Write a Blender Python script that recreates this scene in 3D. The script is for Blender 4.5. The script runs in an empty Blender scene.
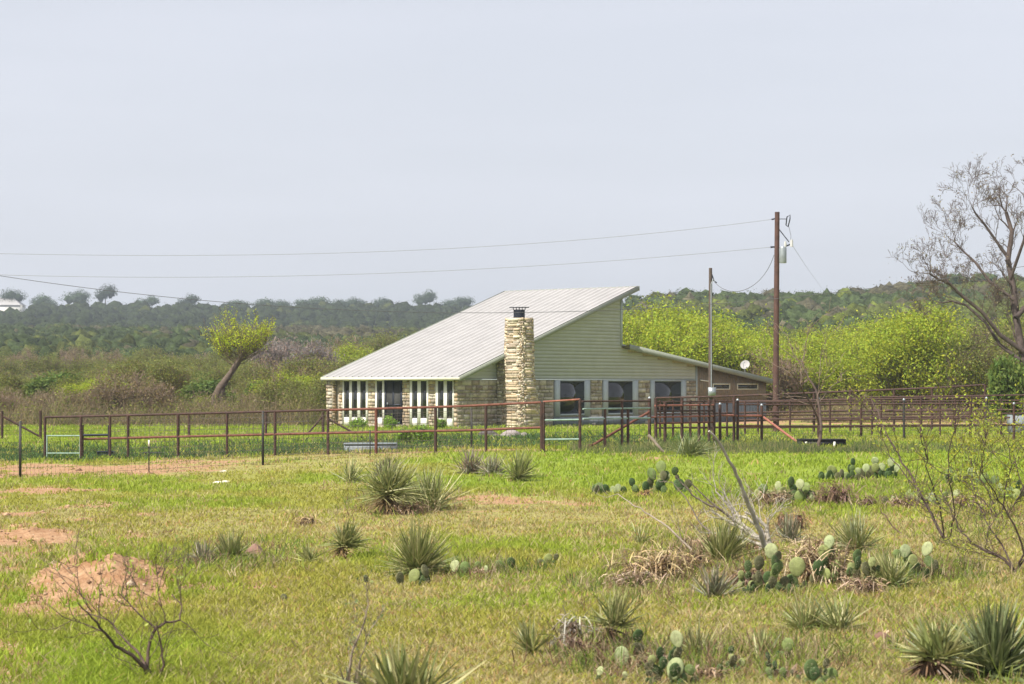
import bpy, math, random
import numpy as np
from mathutils import Vector
R = random.Random(7); NR = np.random.default_rng(11)
SC = bpy.context.scene; COL = SC.collection
FP, HZ, EYE = 2200.0, 384.0, 2.2          # focal length in pixels, horizon row, eye height
rad = math.radians

# ---------------------------------------------------------------- numeric helpers
def smooth(a, b, t):
    t = np.clip((np.asarray(t, float) - a) / (b - a), 0, 1); return t * t * (3 - 2 * t)
def _h(ix, iy, s):
    n = np.sin(ix * 127.1 + iy * 311.7 + s * 74.7) * 43758.5453
    return n - np.floor(n)
def vnoise(x, y, s=0):
    x = np.asarray(x, float); y = np.asarray(y, float)
    ix = np.floor(x); iy = np.floor(y); fx = x - ix; fy = y - iy
    fx = fx * fx * (3 - 2 * fx); fy = fy * fy * (3 - 2 * fy)
    a = _h(ix, iy, s); b = _h(ix + 1, iy, s); c = _h(ix, iy + 1, s); d = _h(ix + 1, iy + 1, s)
    return a + (b - a) * fx + (c - a) * fy + (a - b - c + d) * fx * fy
def fbm(x, y, s=0, o=4):
    v = 0; w = .5
    for k in range(o):
        v = v + w * vnoise(x * 2 ** k, y * 2 ** k, s + k); w *= .5
    return v / (1 - .5 ** o)

# ---------------------------------------------------------------- terrain
_rx = [480, 560, 640, 700, 800, 870, 930, 1000, 1100, 1400]
_ry = [318, 312, 304, 297, 299, 291, 284, 279, 276, 276]
def gauss(x, y, cx, cy, sx, sy):
    return np.exp(-((x - cx) / sx) ** 2 - ((y - cy) / sy) ** 2)
def gz(x, y):
    x = np.asarray(x, float); y = np.asarray(y, float)
    yy = np.maximum(y, 1.)
    u = np.clip(x / yy * FP + 512, -700, 1700)
    w = smooth(45, 60, y) * (1 - smooth(80, 98, y))
    z = w * (-.12 + .40 * smooth(-14, 1, x))
    z = z + .05 * (fbm(x * .35, y * .25, 3) - .5) * smooth(5, 12, y) * (1 - smooth(85, 100, y))
    # eroded bank and mound on the left
    z = z + .42 * gauss(x, y, -4.3, 23.4, .75, .8) * (1 + .5 * (fbm(x * 2.5, y * 2.5, 9) - .5))
    z = z + .14 * gauss(x, y, -6.6, 23.4, 1.2, .7) + .14 * gauss(x, y, -7.5, 31.5, 1.8, .8)
    rough = np.clip(gauss(x, y, -4.9, 23.6, 1.6, 1.3) + gauss(x, y, -7.5, 31.5, 2, 1) + gauss(x, y, -4.7, 18, 1, .7), 0, 1)
    z = z + .20 * (fbm(x * 3.5, y * 3.5, 21) - .5) * rough
    # hills
    tl = np.clip((y - 175) / (600 - 175), 0, 1)
    A = 14.2 * tl ** 1.15 + 18.6 * smooth(660, 1040, y) + 1.5 * (fbm(x * .012, y * .008, 5) - .5) * smooth(200, 400, y)
    pr = np.interp(u, _rx, _ry) + 17
    hB = 2.2 + (HZ - pr) / FP * 480
    tr = np.clip((y - 190) / (480 - 190), 0, 1)
    B = hB * tr ** 1.1 + 1.5 * (fbm(x * .02, y * .012, 6) - .5) * smooth(220, 400, y)
    k = smooth(450, 620, u)
    z = z + A * (1 - k) + B * k
    return z
def gzf(x, y): return float(gz(x, y))
def P(px, py, D): return Vector(((px - 512) / FP * D, D, EYE + (HZ - py) / FP * D))
def G(px, py):
    D = FP * EYE / max(py - HZ, 3)
    for _ in range(30):
        z = gzf((px - 512) / FP * D, D)
        D = .5 * D + .5 * FP * (EYE - z) / max(py - HZ, 3)
    x = (px - 512) / FP * D
    return Vector((x, D, gzf(x, D)))
def GD(px, D):
    x = (px - 512) / FP * D
    return Vector((x, D, gzf(x, D)))

# ---------------------------------------------------------------- mesh helpers
class MB:
    def __init__(s): s.v = []; s.f = []; s.c = []; s.n = 0
    def add(s, v, f, c=None):
        v = np.asarray(v, float).reshape(-1, 3)
        f = np.asarray(f, int)
        s.v.append(v); s.f.append(f + s.n); s.n += len(v)
        if c is None: c = (.5, .5, .5)
        c = np.asarray(c, float)
        if c.ndim == 1: c = np.tile(c[:3], (len(v), 1))
        s.c.append(c[:, :3])
    def quadbox(s, o, ax, ay, az, c=None):
        o = np.array(o, float); ax, ay, az = (np.array(q, float) for q in (ax, ay, az))
        v = [o, o + ax, o + ax + ay, o + ay]; v += [q + az for q in v]
        s.add(v, [[0, 3, 2, 1], [4, 5, 6, 7], [0, 1, 5, 4], [1, 2, 6, 5], [2, 3, 7, 6], [3, 0, 4, 7]], c)
    def tube(s, pts, r, n=6, c=None, cap=True):
        pts = np.asarray([tuple(p) for p in pts], float); m = len(pts)
        r = np.broadcast_to(np.asarray(r, float), (m,))
        d = np.gradient(pts, axis=0); d /= np.linalg.norm(d, axis=1)[:, None] + 1e-12
        ref = np.array([0, 0, 1.]) if abs(d[:, 2]).mean() < .8 else np.array([1., 0, 0])
        a = np.cross(d, ref); a /= np.linalg.norm(a, axis=1)[:, None] + 1e-9
        b = np.cross(d, a)
        t = np.arange(n) / n * 2 * math.pi
        v = pts[:, None] + r[:, None, None] * (np.cos(t)[None, :, None] * a[:, None] + np.sin(t)[None, :, None] * b[:, None])
        i = np.arange(m - 1)[:, None] * n; j = np.arange(n)[None, :]; k = (j + 1) % n
        f = np.stack([i + j, i + n + j, i + n + k, i + k], -1).reshape(-1, 4)
        s.add(v.reshape(-1, 3), f, c)
        if cap:
            for e in (0, m - 1):
                s.add(v[e], [[0, q, q + 1, q + 1] if False else [0, q, q + 1] for q in range(1, n - 1)], c)
    def build(s, name, mat, parent=None, flat=True, loc=None):
        v = np.concatenate(s.v); c = np.concatenate(s.c)
        o = np.array(tuple(parent_world(parent)) if parent else (tuple(loc) if loc is not None else (0, 0, 0)))
        v = v - o
        me = bpy.data.meshes.new(name)
        me.vertices.add(len(v)); me.vertices.foreach_set('co', v.astype(np.float32).ravel())
        li = np.concatenate([f.ravel() for f in s.f]); cnt = np.concatenate([np.full(len(f), f.shape[1]) for f in s.f])
        me.loops.add(len(li)); me.loops.foreach_set('vertex_index', li.astype(np.int32))
        me.polygons.add(len(cnt)); st = np.concatenate([[0], np.cumsum(cnt)[:-1]])
        me.polygons.foreach_set('loop_start', st.astype(np.int32)); me.polygons.foreach_set('loop_total', cnt.astype(np.int32))
        if not flat: me.polygons.foreach_set('use_smooth', np.ones(len(cnt), bool))
        a = me.color_attributes.new('col', 'FLOAT_COLOR', 'POINT')
        a.data.foreach_set('color', np.concatenate([c, np.ones((len(c), 1))], 1).astype(np.float32).ravel())
        me.update(calc_edges=True); me.validate()
        me.materials.append(mat)
        ob = bpy.data.objects.new(name, me); COL.objects.link(ob)
        if parent: ob.parent = parent
        elif loc is not None: ob.location = loc
        return ob
def parent_world(p):
    v = Vector(p.location)
    while p.parent: p = p.parent; v += Vector(p.location)
    return v
def tag(o, label, cat, group=None, kind=None):
    if label: o['label'] = label
    if cat: o['category'] = cat
    if group: o['group'] = group
    if kind: o['kind'] = kind
    return o
def thing(name, label, cat, loc, group=None):
    o = bpy.data.objects.new(name, None); COL.objects.link(o); o.location = loc; o.empty_display_size = .3
    return tag(o, label, cat, group)
def struct(o): o['kind'] = 'structure'; return o
def dup(root, loc, rz=0, s=(1, 1, 1), label=None, group=None, cat=None, mats=None):
    r = root.copy(); COL.objects.link(r); r.location = loc; r.rotation_euler = (0, 0, rz); r.scale = s
    tag(r, label, cat, group)
    for ch in list(root.children):
        c = ch.copy(); COL.objects.link(c); c.parent = r
    return r

# ---------------------------------------------------------------- materials
def newmat(name):
    m = bpy.data.materials.new(name); m.use_nodes = True; nt = m.node_tree
    for n in list(nt.nodes): nt.nodes.remove(n)
    out = nt.nodes.new('ShaderNodeOutputMaterial'); return m, nt, out
def mat(name, color=None, rough=.8, metal=0., attr=False, vary=.25, scale=6., trans=0., bump=0., bscale=20., spec=.3, color2=None, contrast=(.35, .65), coat=0):
    m, nt, out = newmat(name); N = nt.nodes; L = nt.links
    b = N.new('ShaderNodeBsdfPrincipled'); b.inputs['Roughness'].default_value = rough; b.inputs['Metallic'].default_value = metal
    b.inputs['Specular IOR Level'].default_value = spec
    tc = N.new('ShaderNodeNewGeometry')
    no = N.new('ShaderNodeTexNoise'); no.inputs['Scale'].default_value = scale; no.inputs['Detail'].default_value = 6; no.inputs['Roughness'].default_value = .65
    L.new(tc.outputs['Position'], no.inputs['Vector'])
    mx = N.new('ShaderNodeMix'); mx.data_type = 'RGBA'
    if color2 is not None:
        rp = N.new('ShaderNodeMapRange'); rp.inputs[1].default_value = contrast[0]; rp.inputs[2].default_value = contrast[1]
        L.new(no.outputs['Fac'], rp.inputs[0]); L.new(rp.outputs[0], mx.inputs[0])
        mx.inputs[6].default_value = (*color, 1); mx.inputs[7].default_value = (*color2, 1)
    else:
        mx.blend_type = 'MULTIPLY'; mx.inputs[0].default_value = 1
        rp = N.new('ShaderNodeMapRange'); rp.inputs[1].default_value = .3; rp.inputs[2].default_value = .7
        rp.inputs[3].default_value = 1 - vary; rp.inputs[4].default_value = 1 + vary * .6
        L.new(no.outputs['Fac'], rp.inputs[0]); L.new(rp.outputs[0], mx.inputs[7])
        if attr:
            at = N.new('ShaderNodeAttribute'); at.attribute_name = 'col'; L.new(at.outputs['Color'], mx.inputs[6])
        else: mx.inputs[6].default_value = (*color, 1)
    L.new(mx.outputs[2], b.inputs['Base Color'])
    if bump:
        n2 = N.new('ShaderNodeTexNoise'); n2.inputs['Scale'].default_value = bscale; n2.inputs['Detail'].default_value = 5
        L.new(tc.outputs['Position'], n2.inputs['Vector'])
        bp = N.new('ShaderNodeBump'); bp.inputs['Strength'].default_value = 1; bp.inputs['Distance'].default_value = bump
        L.new(n2.outputs['Fac'], bp.inputs['Height']); L.new(bp.outputs[0], b.inputs['Normal'])
    if trans:
        t = N.new('ShaderNodeBsdfTranslucent'); L.new(mx.outputs[2], t.inputs[0])
        ms = N.new('ShaderNodeMixShader'); ms.inputs[0].default_value = trans
        L.new(b.outputs[0], ms.inputs[1]); L.new(t.outputs[0], ms.inputs[2]); L.new(ms.outputs[0], out.inputs[0])
    else: L.new(b.outputs[0], out.inputs[0])
    return m
M = {}
M['leaf'] = mat('leaf', attr=True, vary=.35, scale=1.2, trans=.4, rough=.6, spec=.2)
M['blade'] = mat('yucca_blade', attr=True, vary=.25, scale=9, trans=.2, rough=.45, spec=.5)
M['grass'] = mat('grass_blade', attr=True, vary=.18, scale=2.0, trans=.45, rough=.7, spec=.1)
M['bark'] = mat('bark', attr=True, vary=.4, scale=5, bump=.02, bscale=14, rough=.9)
M['twig'] = mat('twig', attr=True, vary=.3, scale=6, rough=.85)
M['stone'] = mat('stone', attr=True, vary=.35, scale=5, bump=.02, bscale=12, rough=.9)
M['mortar'] = mat('mortar', (.42, .37, .30), vary=.3, scale=8, bump=.01, rough=.95)
M['wood_far'] = mat('far_foliage', attr=True, vary=.55, scale=.75, trans=.1, rough=.85, spec=.05, bump=1.0, bscale=.9)
M['pad'] = mat('cactus_pad', attr=True, vary=.45, scale=11, rough=.65, spec=.2, bump=.004, bscale=60)
M['rust'] = mat('rusted_pipe', (.10, .035, .026), color2=(.19, .08, .055), scale=9, rough=.75, metal=.1)
M['rust_dark'] = mat('dark_rusted_pipe', (.035, .022, .02), color2=(.085, .045, .036), scale=9, rough=.75, metal=.1)
M['rust_lit'] = mat('sunlit_rusted_pipe', (.34, .14, .10), color2=(.20, .07, .05), scale=9, rough=.7)  # sunlit tone of the rusted rails painted into the base colour
M['green_pipe'] = mat('pale_green_pipe', (.26, .36, .31), vary=.3, rough=.6)
M['tpost'] = mat('t_post_paint', (.02, .035, .035), color2=(.05, .03, .025), scale=20, rough=.6)
M['wire'] = mat('galvanised_wire', (.13, .11, .10), vary=.3, rough=.5, metal=.4)
M['white'] = mat('white_paint', (.75, .74, .70), vary=.08, rough=.5)
M['trim'] = mat('pale_green_trim', (.38, .42, .44), vary=.1, rough=.6)
M['siding'] = mat('sage_siding', (.375, .395, .405), vary=.08, scale=1.5, rough=.6)
M['cream'] = mat('cream_board', (.62, .60, .50), vary=.1, rough=.6)
M['metal_roof'] = mat('metal_roof', (.385, .375, .375), vary=.12, scale=.9, rough=.45, metal=.1, spec=.5)
M['fascia'] = mat('grey_green_fascia', (.24, .26, .22), vary=.15, rough=.6)
M['boards'] = mat('weathered_boards', (.25, .19, .13), color2=(.17, .145, .12), scale=4, rough=.85, bump=.006, bscale=10)
M['slate'] = mat('blue_grey_skirt', (.20, .225, .25), vary=.2, rough=.7)
M['screen'] = mat('screen_mesh', (.045, .045, .045), vary=.3, rough=.7)
M['darkmetal'] = mat('dark_metal', (.03, .035, .05), vary=.3, rough=.45, metal=.5)
M['greymetal'] = mat('grey_metal', (.30, .33, .35), vary=.2, rough=.4, metal=.5)
M['pole'] = mat('creosote_pole', (.11, .058, .048), color2=(.07, .04, .035), scale=3, rough=.85, bump=.005)
M['greypole'] = mat('weathered_pole', (.10, .075, .065), vary=.35, scale=3, rough=.85)
M['porcelain'] = mat('porcelain', (.5, .5, .5), vary=.1, rough=.2)
M['dish'] = mat('dish_paint', (.34, .33, .33), vary=.1, rough=.6)
M['black'] = mat('black_rubber', (.012, .012, .014), vary=.4, rough=.6)
M['cable'] = mat('cable', (.10, .10, .11), vary=.1, rough=.5)
M['greycable'] = mat('pale_cable', (.25, .25, .27), vary=.1, rough=.5)
m, nt, out = newmat('window_glass'); b = nt.nodes.new('ShaderNodeBsdfPrincipled')
b.inputs['Base Color'].default_value = (.012, .014, .014, 1); b.inputs['Roughness'].default_value = .08; b.inputs['Specular IOR Level'].default_value = .7
nz = nt.nodes.new('ShaderNodeTexNoise'); nz.inputs['Scale'].default_value = 1.3
bb = nt.nodes.new('ShaderNodeBump'); bb.inputs['Distance'].default_value = .0015; nt.links.new(nz.outputs[0], bb.inputs['Height']); nt.links.new(bb.outputs[0], b.inputs['Normal'])
nt.links.new(b.outputs[0], out.inputs[0]); M['glass'] = m

# ---------------------------------------------------------------- world, sun, camera, render
W = bpy.data.worlds.new('World'); SC.world = W; W.use_nodes = True
nt = W.node_tree; N = nt.nodes; L = nt.links; N.clear()
SEL, SAZ = 50., math.atan2(-.74, -.67)       # sun from the left, a little towards the camera
sky = N.new('ShaderNodeTexSky'); sky.sky_type = 'NISHITA'; sky.sun_disc = False
sky.sun_elevation = rad(SEL); sky.sun_rotation = SAZ
sky.altitude = 300; sky.air_density = 1.0; sky.dust_density = 4.0; sky.ozone_density = 1.5
hs = N.new('ShaderNodeHueSaturation'); hs.inputs['Saturation'].default_value = .5
tc = N.new('ShaderNodeTexCoord'); mp = N.new('ShaderNodeMapping'); mp.inputs['Scale'].default_value = (1.2, 1.2, 9)
nz = N.new('ShaderNodeTexNoise'); nz.inputs['Scale'].default_value = 2.2; nz.inputs['Detail'].default_value = 5
rp = N.new('ShaderNodeMapRange'); rp.inputs[1].default_value = .35; rp.inputs[2].default_value = .75; rp.inputs[3].default_value = .58; rp.inputs[4].default_value = .74
mx = N.new('ShaderNodeMix'); mx.data_type = 'RGBA'
mx.inputs[7].default_value = (6.35, 6.5, 7.2, 1)          # a thin veil of high cloud
bg = N.new('ShaderNodeBackground'); bg.inputs[1].default_value = .092; wo = N.new('ShaderNodeOutputWorld')
L.new(sky.outputs[0], hs.inputs['Color']); L.new(tc.outputs['Generated'], mp.inputs[0]); L.new(mp.outputs[0], nz.inputs['Vector'])
L.new(nz.outputs[0], rp.inputs[0]); L.new(rp.outputs[0], mx.inputs[0]); L.new(hs.outputs[0], mx.inputs[6]); L.new(mx.outputs[2], bg.inputs[0]); L.new(bg.outputs[0], wo.inputs[0])
sl = bpy.data.lights.new('sun', 'SUN'); sl.energy = 5.0; sl.angle = rad(.6); sl.color = (1, .94, .82)
so = bpy.data.objects.new('sun', sl); COL.objects.link(so)
hd = Vector((-.74, -.67, 0)).normalized() * math.cos(rad(SEL)); hd.z = math.sin(rad(SEL))
so.rotation_euler = hd.to_track_quat('Z', 'Y').to_euler(); so.location = (-40, -40, 60)
cam = bpy.data.cameras.new('camera'); co = bpy.data.objects.new('camera', cam); COL.objects.link(co); SC.camera = co
co.location = (0, 0, EYE); co.rotation_euler = (rad(90), 0, 0); cam.sensor_width = 36; cam.lens = 36 * FP / 1024
cam.shift_y = (HZ - 342) / 1024; cam.clip_end = 9000; cam.clip_start = .1
cam.dof.use_dof = True; cam.dof.focus_distance = 75; cam.dof.aperture_fstop = 6.3
SC.render.engine = 'CYCLES'; SC.view_settings.view_transform = 'Standard'; SC.view_settings.look = 'None'; SC.view_settings.exposure = .62
SC.render.resolution_x = 1024; SC.render.resolution_y = 684
SC.cycles.volume_bounces = 0; SC.cycles.max_bounces = 6; SC.cycles.transparent_max_bounces = 8
# ---------------------------------------------------------------- ground sheet with its soil and turf patches
def E2(u, v, cx, cy, rx, ry): return np.exp(-(((u - cx) / rx) ** 2 + ((v - cy) / ry) ** 2) ** 1.5)
def fields(x, y):
    """turf fields over the land: bare soil, dry straw, lush grass, shadow band painted as dark weeds (0..1)"""
    yy = np.maximum(y, 3.)
    u = x / yy * FP + 512; v = HZ + FP * EYE / yy
    n1 = fbm(x * .8, y * .5, 31); n2 = fbm(x * .22, y * .12, 41); n3 = fbm(x * 2.6, y * 1.6, 51)
    dirt = E2(u, v, 60, 468, 145, 8.5) * 1.4 + E2(u, v, 190, 463, 60, 5)
    dirt = dirt + E2(u, v, 112, 592, 66, 30) * 1.5 + E2(u, v, 20, 540, 62, 9) * 1.1 + E2(u, v, 5, 573, 28, 6) * 1.1 + E2(u, v, 30, 603, 50, 7) + E2(u, v, 0, 668, 34, 24) * 3 + E2(u, v, 190, 590, 60, 5) * .7 + E2(u, v, 15, 612, 60, 8) * 1.2 + E2(u, v, 268, 583, 40, 6) * 1.2
    dirt = dirt + E2(u, v, 268, 583, 32, 7) * 1. + E2(u, v, 270, 577, 20, 4) + E2(u, v, 480, 500, 60, 5) * .8
    dirt = dirt + E2(u, v, 800, 461, 130, 2.2) * .9 + E2(u, v, 560, 459.5, 300, 1.6) * .7
    dirt = dirt + .9 * smooth(116, 124, y) * (1 - smooth(190, 240, y)) + .6 * smooth(86, 90, y) * (1 - smooth(93, 98, y)) * smooth(12, 18, x)
    n4 = fbm(x * 6, y * 3.2, 57, 3)
    dirt = dirt * smooth(.36, .60, .6 * n1 + .25 * n3 + .52 * n4 - .14) + .55 * smooth(.66, .8, n1) * smooth(.45, .6, n2) * (y < 62)
    dirt = dirt + .8 * smooth(.60, .72, fbm(x * 1.3 + 5, y * .7, 88)) * smooth(300, 60, u) * (y < 50)
    dry = smooth(.40, .66, n2 + .25 * (n3 - .5)) * .75 + .5 * smooth(.5, .75, n1)
    dry = dry + .55 * E2(u, v, 520, 512, 150, 20) + .6 * smooth(520, 720, u) * smooth(508, 540, v) + .35 * E2(u, v, 470, 600, 200, 40)
    dry = dry - .9 * smooth(360, 500, u) * E2(u, v, 760, 478, 420, 26) - .5 * smooth(300, 150, u) * smooth(600, 640, v) - .6 * smooth(67, 74, y)
    lush = .95 * smooth(380, 560, u) * E2(u, v, 800, 476, 430, 24) + .7 * smooth(420, 120, u) * smooth(600, 650, v) + .7 * E2(u, v, 30, 590, 90, 12) + .55 * smooth(.48, .6, fbm(x * .5, y * .3, 77)) * 1.4
    lush = lush + .9 * smooth(74, 84, y) * (1 - smooth(112, 118, y))
    weeds = smooth(65, 67, y) * (1 - smooth(76, 86, y)) * smooth(15, 0, x) * (.1 + 1.1 * n1)  # shadow band behind the fence, put in as darker grass
    c = lambda q: np.clip(q, 0, 1)
    return c(dirt), c(dry), c(lush), c(weeds)
def ground():
    ys = np.concatenate([[-400, -200, -80, -30, -10, 0, 3, 6], np.geomspace(8, 75, 520), np.geomspace(75.5, 4200, 330)])
    inner = np.linspace(-.275, .275, 380); ext = np.geomspace(1, 30, 22) - 1
    rows = []
    for y in ys:
        yb = max(y, 8.)
        left = -(ext[::-1][:-1]) * (8 + .05 * abs(y)) - .275 * yb; right = ext[1:] * (8 + .05 * abs(y)) + .275 * yb
        xs = np.concatenate([left, inner * yb, right]); rows.append(np.stack([xs, np.full_like(xs, y)], 1))
    XY = np.stack(rows); nr, nc, _ = XY.shape
    x = XY[..., 0].ravel(); y = XY[..., 1].ravel(); z = gz(x, y)
    dirt, dry, lush, weeds = fields(x, y)
    far = smooth(130, 230, y)
    # col.r = bare soil, col.g = straw, col.b = lush; woodland floor colour comes from the dark channel
    c = np.stack([np.clip(dirt, 0, 1), np.clip(dry, 0, 1), np.clip(lush, 0, 1)], 1)
    i = np.arange(nr - 1)[:, None] * nc; j = np.arange(nc - 1)[None]
    f = np.stack([i + j, i + j + 1, i + nc + j + 1, i + nc + j], -1).reshape(-1, 4)
    b = MB(); b.add(np.stack([x, y, z], 1), f, c)
    m, nt, out = newmat('pasture_ground'); N = nt.nodes; L = nt.links
    at = N.new('ShaderNodeAttribute'); at.attribute_name = 'col'; sp = N.new('ShaderNodeSeparateColor'); L.new(at.outputs['Color'], sp.inputs[0])
    ge = N.new('ShaderNodeNewGeometry'); mpn = N.new('ShaderNodeMapping'); L.new(ge.outputs['Position'], mpn.inputs[0])
    def noise(s, d=8, r=.7):
        n = N.new('ShaderNodeTexNoise'); n.inputs['Scale'].default_value = s; n.inputs['Detail'].default_value = d; n.inputs['Roughness'].default_value = r
        L.new(mpn.outputs[0], n.inputs['Vector']); return n.outputs['Fac']
    def ramp(src, a, b_, c0, c1):
        r = N.new('ShaderNodeMapRange'); r.inputs[1].default_value = a; r.inputs[2].default_value = b_; r.inputs[3].default_value = c0; r.inputs[4].default_value = c1
        L.new(src, r.inputs[0]); return r.outputs[0]
    def mix(fac, a, b_, blend='MIX'):
        q = N.new('ShaderNodeMix'); q.data_type = 'RGBA'; q.blend_type = blend
        for s, val in ((0, fac), (6, a), (7, b_)):
            if hasattr(val, 'node'): L.new(val, q.inputs[s])
            elif s == 0: q.inputs[0].default_value = val
            else: q.inputs[s].default_value = (*val, 1)
        return q.outputs[2]
    def math_(op, a, b_):
        q = N.new('ShaderNodeMath'); q.operation = op; q.use_clamp = True
        for s, val in ((0, a), (1, b_)):
            if hasattr(val, 'node'): L.new(val, q.inputs[s])
            else: q.inputs[s].default_value = val
        return q.outputs[0]
    nf = noise(5); nm = noise(1.1); nb = noise(22)
    grass = mix(ramp(nf, .35, .65, 0, 1), (.20, .215, .045), (.29, .285, .075))
    lushc = mix(ramp(nf, .35, .65, 0, 1), (.16, .22, .03), (.24, .31, .045))
    dryc = mix(ramp(nm, .35, .65, 0, 1), (.34, .29, .13), (.29, .28, .09))
    soil = mix(ramp(nf, .35, .65, 0, 1), (.32, .175, .095), (.47, .31, .19)); soil = mix(ramp(nb, .45, .7, 0, .8), soil, (.21, .11, .06))
    c = mix(math_('MULTIPLY', sp.outputs[2], .9), grass, lushc)
    c = mix(math_('MULTIPLY', sp.outputs[1], ramp(nf, .3, .6, .4, 1)), c, dryc)
    c = mix(ramp(math_('ADD', sp.outputs[0], ramp(nf, 0, 1, -.25, .25)), .25, .55, 0, 1), c, soil)
    # woodland floor far out
    sx = N.new('ShaderNodeSeparateXYZ'); L.new(ge.outputs['Position'], sx.inputs[0])
    c = mix(ramp(sx.outputs[1], 150, 240, 0, 1), c, mix(ramp(noise(.05), .4, .6, 0, 1), (.06, .07, .03), (.12, .10, .06)))
    c = mix(ramp(sx.outputs[1], 1060, 1090, 0, 1), c, (.14, .17, .05))
    p = N.new('ShaderNodeBsdfPrincipled'); p.inputs['Roughness'].default_value = .95; p.inputs['Specular IOR Level'].default_value = .1
    L.new(c, p.inputs['Base Color'])
    bp = N.new('ShaderNodeBump'); bp.inputs['Distance'].default_value = .09; bp.inputs['Strength'].default_value = .8
    L.new(nf, bp.inputs['Height']); L.new(bp.outputs[0], p.inputs['Normal']); L.new(p.outputs[0], out.inputs[0])
    g = b.build('ground', m, flat=False); struct(g)
ground()

# ---------------------------------------------------------------- grass
def tufts(px, py, nb, hm, name, label, wx=1.):
    n = len(px); D = FP * EYE / (py - HZ); x = (px - 512) / FP * D; y = D
    z = gz(x, y); dirt, dry, lush, weeds = fields(x, y)
    keep = NR.random(n) > dirt * 1.5 * (1 - .12)
    keep |= NR.random(n) < .16
    x, y, z, dry, lush, weeds = (q[keep] for q in (x, y, z, dry, lush, weeds)); n = len(x)
    b = MB()
    tall = (.5 + 1.1 * fbm(x * .9, y * .6, 61)) * (1 + .5 * lush) * (1 - .25 * dry) * hm
    isdry = NR.random((n)) < np.clip(.06 + .62 * dry, 0, .85)
    gcol = np.array([.30, .30, .065])[None] * (1 - lush[:, None]) + np.array([.235, .32, .04])[None] * lush[:, None]
    gcol = gcol * (.9 + .4 * NR.random((n, 1))) * np.array([1, 1, 1]) + np.array([.05, .03, 0])[None] * NR.random((n, 1))
    dcol = np.array([[.44, .38, .19]]) * (.8 + .4 * NR.random((n, 1))) * np.where(NR.random((n, 1)) < .2, np.array([[1.05, .8, .75]]), 1)
    col = np.where(isdry[:, None], dcol, gcol)
    shaded = NR.random(n) < weeds
    col = np.where(shaded[:, None], np.array([[.07, .12, .045]]) * (.7 + .9 * NR.random((n, 1))), col)  # tufts of the shadow band are painted darker green
    tall = np.where(shaded, tall * 1.15 + .02, tall)
    for k in range(nb):
        a = NR.random(n) * 6.283; h = tall * (.55 + .7 * NR.random(n)) * (.45 + .55 * (NR.random(n)))
        lean = h * (.25 + .9 * NR.random(n)); ro = .05 + .0015 * y
        bx = x + NR.normal(0, 1, n) * ro; by = y + NR.normal(0, 1, n) * ro
        bz = z - .01
        wv = wx * (.0028 + .00017 * y) * (.7 + .8 * NR.random(n))
        a2 = NR.random(n) * 6.283
        dx, dy = np.cos(a2) * wv, np.sin(a2) * wv
        tip = np.stack([bx + np.cos(a) * lean, by + np.sin(a) * lean, bz + h], 1)
        mid = np.stack([bx + np.cos(a) * lean * .35, by + np.sin(a) * lean * .35, bz + h * .62], 1)
        v0 = np.stack([bx - dx, by - dy, bz], 1); v1 = np.stack([bx + dx, by + dy, bz], 1)
        off = np.stack([dx, dy, np.zeros(n)], 1) * .8
        V = np.stack([v0, v1, mid + off, mid - off, tip], 1).reshape(-1, 3)
        i = np.arange(n)[:, None] * 5
        cc = np.repeat(col * (.85 + .3 * NR.random((n, 1))), 5, 0)
        b.add(V, i + np.array([[0, 1, 2, 3]]), cc); b.f.append(i + np.array([[3, 2, 4]]) + b.n - len(V))
    o = b.build(name, M['grass']); tag(o, label, 'grass', None, 'stuff')
n = 90000
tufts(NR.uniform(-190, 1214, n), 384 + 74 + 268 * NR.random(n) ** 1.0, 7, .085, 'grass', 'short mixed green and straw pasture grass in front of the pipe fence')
n = 34000; q = NR.random(n) < .5
tufts(np.where(q, NR.uniform(-1000, -190, n), NR.uniform(1214, 2000, n)), 384 + 60 + 330 * NR.random(n) ** 1.2, 6, .10, 'side_grass', 'short pasture grass spreading beyond both sides of the view', wx=1.8)
n = 12000
tufts(NR.uniform(-500, 1524, n), 652 + 420 * NR.random(n) ** 1.3, 7, .085, 'near_grass', 'short pasture grass in the nearest strip of ground')
n = 22000
tufts(NR.uniform(-120, 1144, n), NR.uniform(426, 459, n), 6, .12, 'lawn_grass', 'greener grass around the house with a shadow band coloured into it behind the pipe fence')
# pebbles and clods on the bare soil
def clods():
    b = MB(); k = 0
    while k < 7000:
        u = R.uniform(-120, 300) if R.random() < .85 else R.uniform(400, 1100); v = R.uniform(458, 690)
        D = FP * EYE / (v - HZ); x = (u - 512) / FP * D
        d = float(fields(np.array([x]), np.array([D]))[0][0])
        k += 1
        if R.random() > d + .03: continue
        s = R.uniform(.006, .02) * (1 + (R.random() < .06) * 2.2) * (1 + D / 80); z = gzf(x, D)
        q = np.array([[1, 0, 0], [-1, 0, 0], [0, 1, 0], [0, -1, 0], [0, 0, .7], [0, 0, -.4]]) * s * NR.uniform(.6, 1.3, (6, 3))
        c = R.choice([(.42, .28, .18), (.30, .17, .10), (.50, .38, .27), (.20, .12, .07), (.16, .09, .05)])
        b.add(q + np.array([x, D, z]), [[0, 2, 4], [2, 1, 4], [1, 3, 4], [3, 0, 4], [2, 0, 5], [1, 2, 5], [3, 1, 5], [0, 3, 5]], c)
    tag(b.build('soil_clods', M['stone']), 'small tan clods and pebbles scattered over the bare reddish soil', 'soil', None, 'stuff')
clods()

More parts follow.
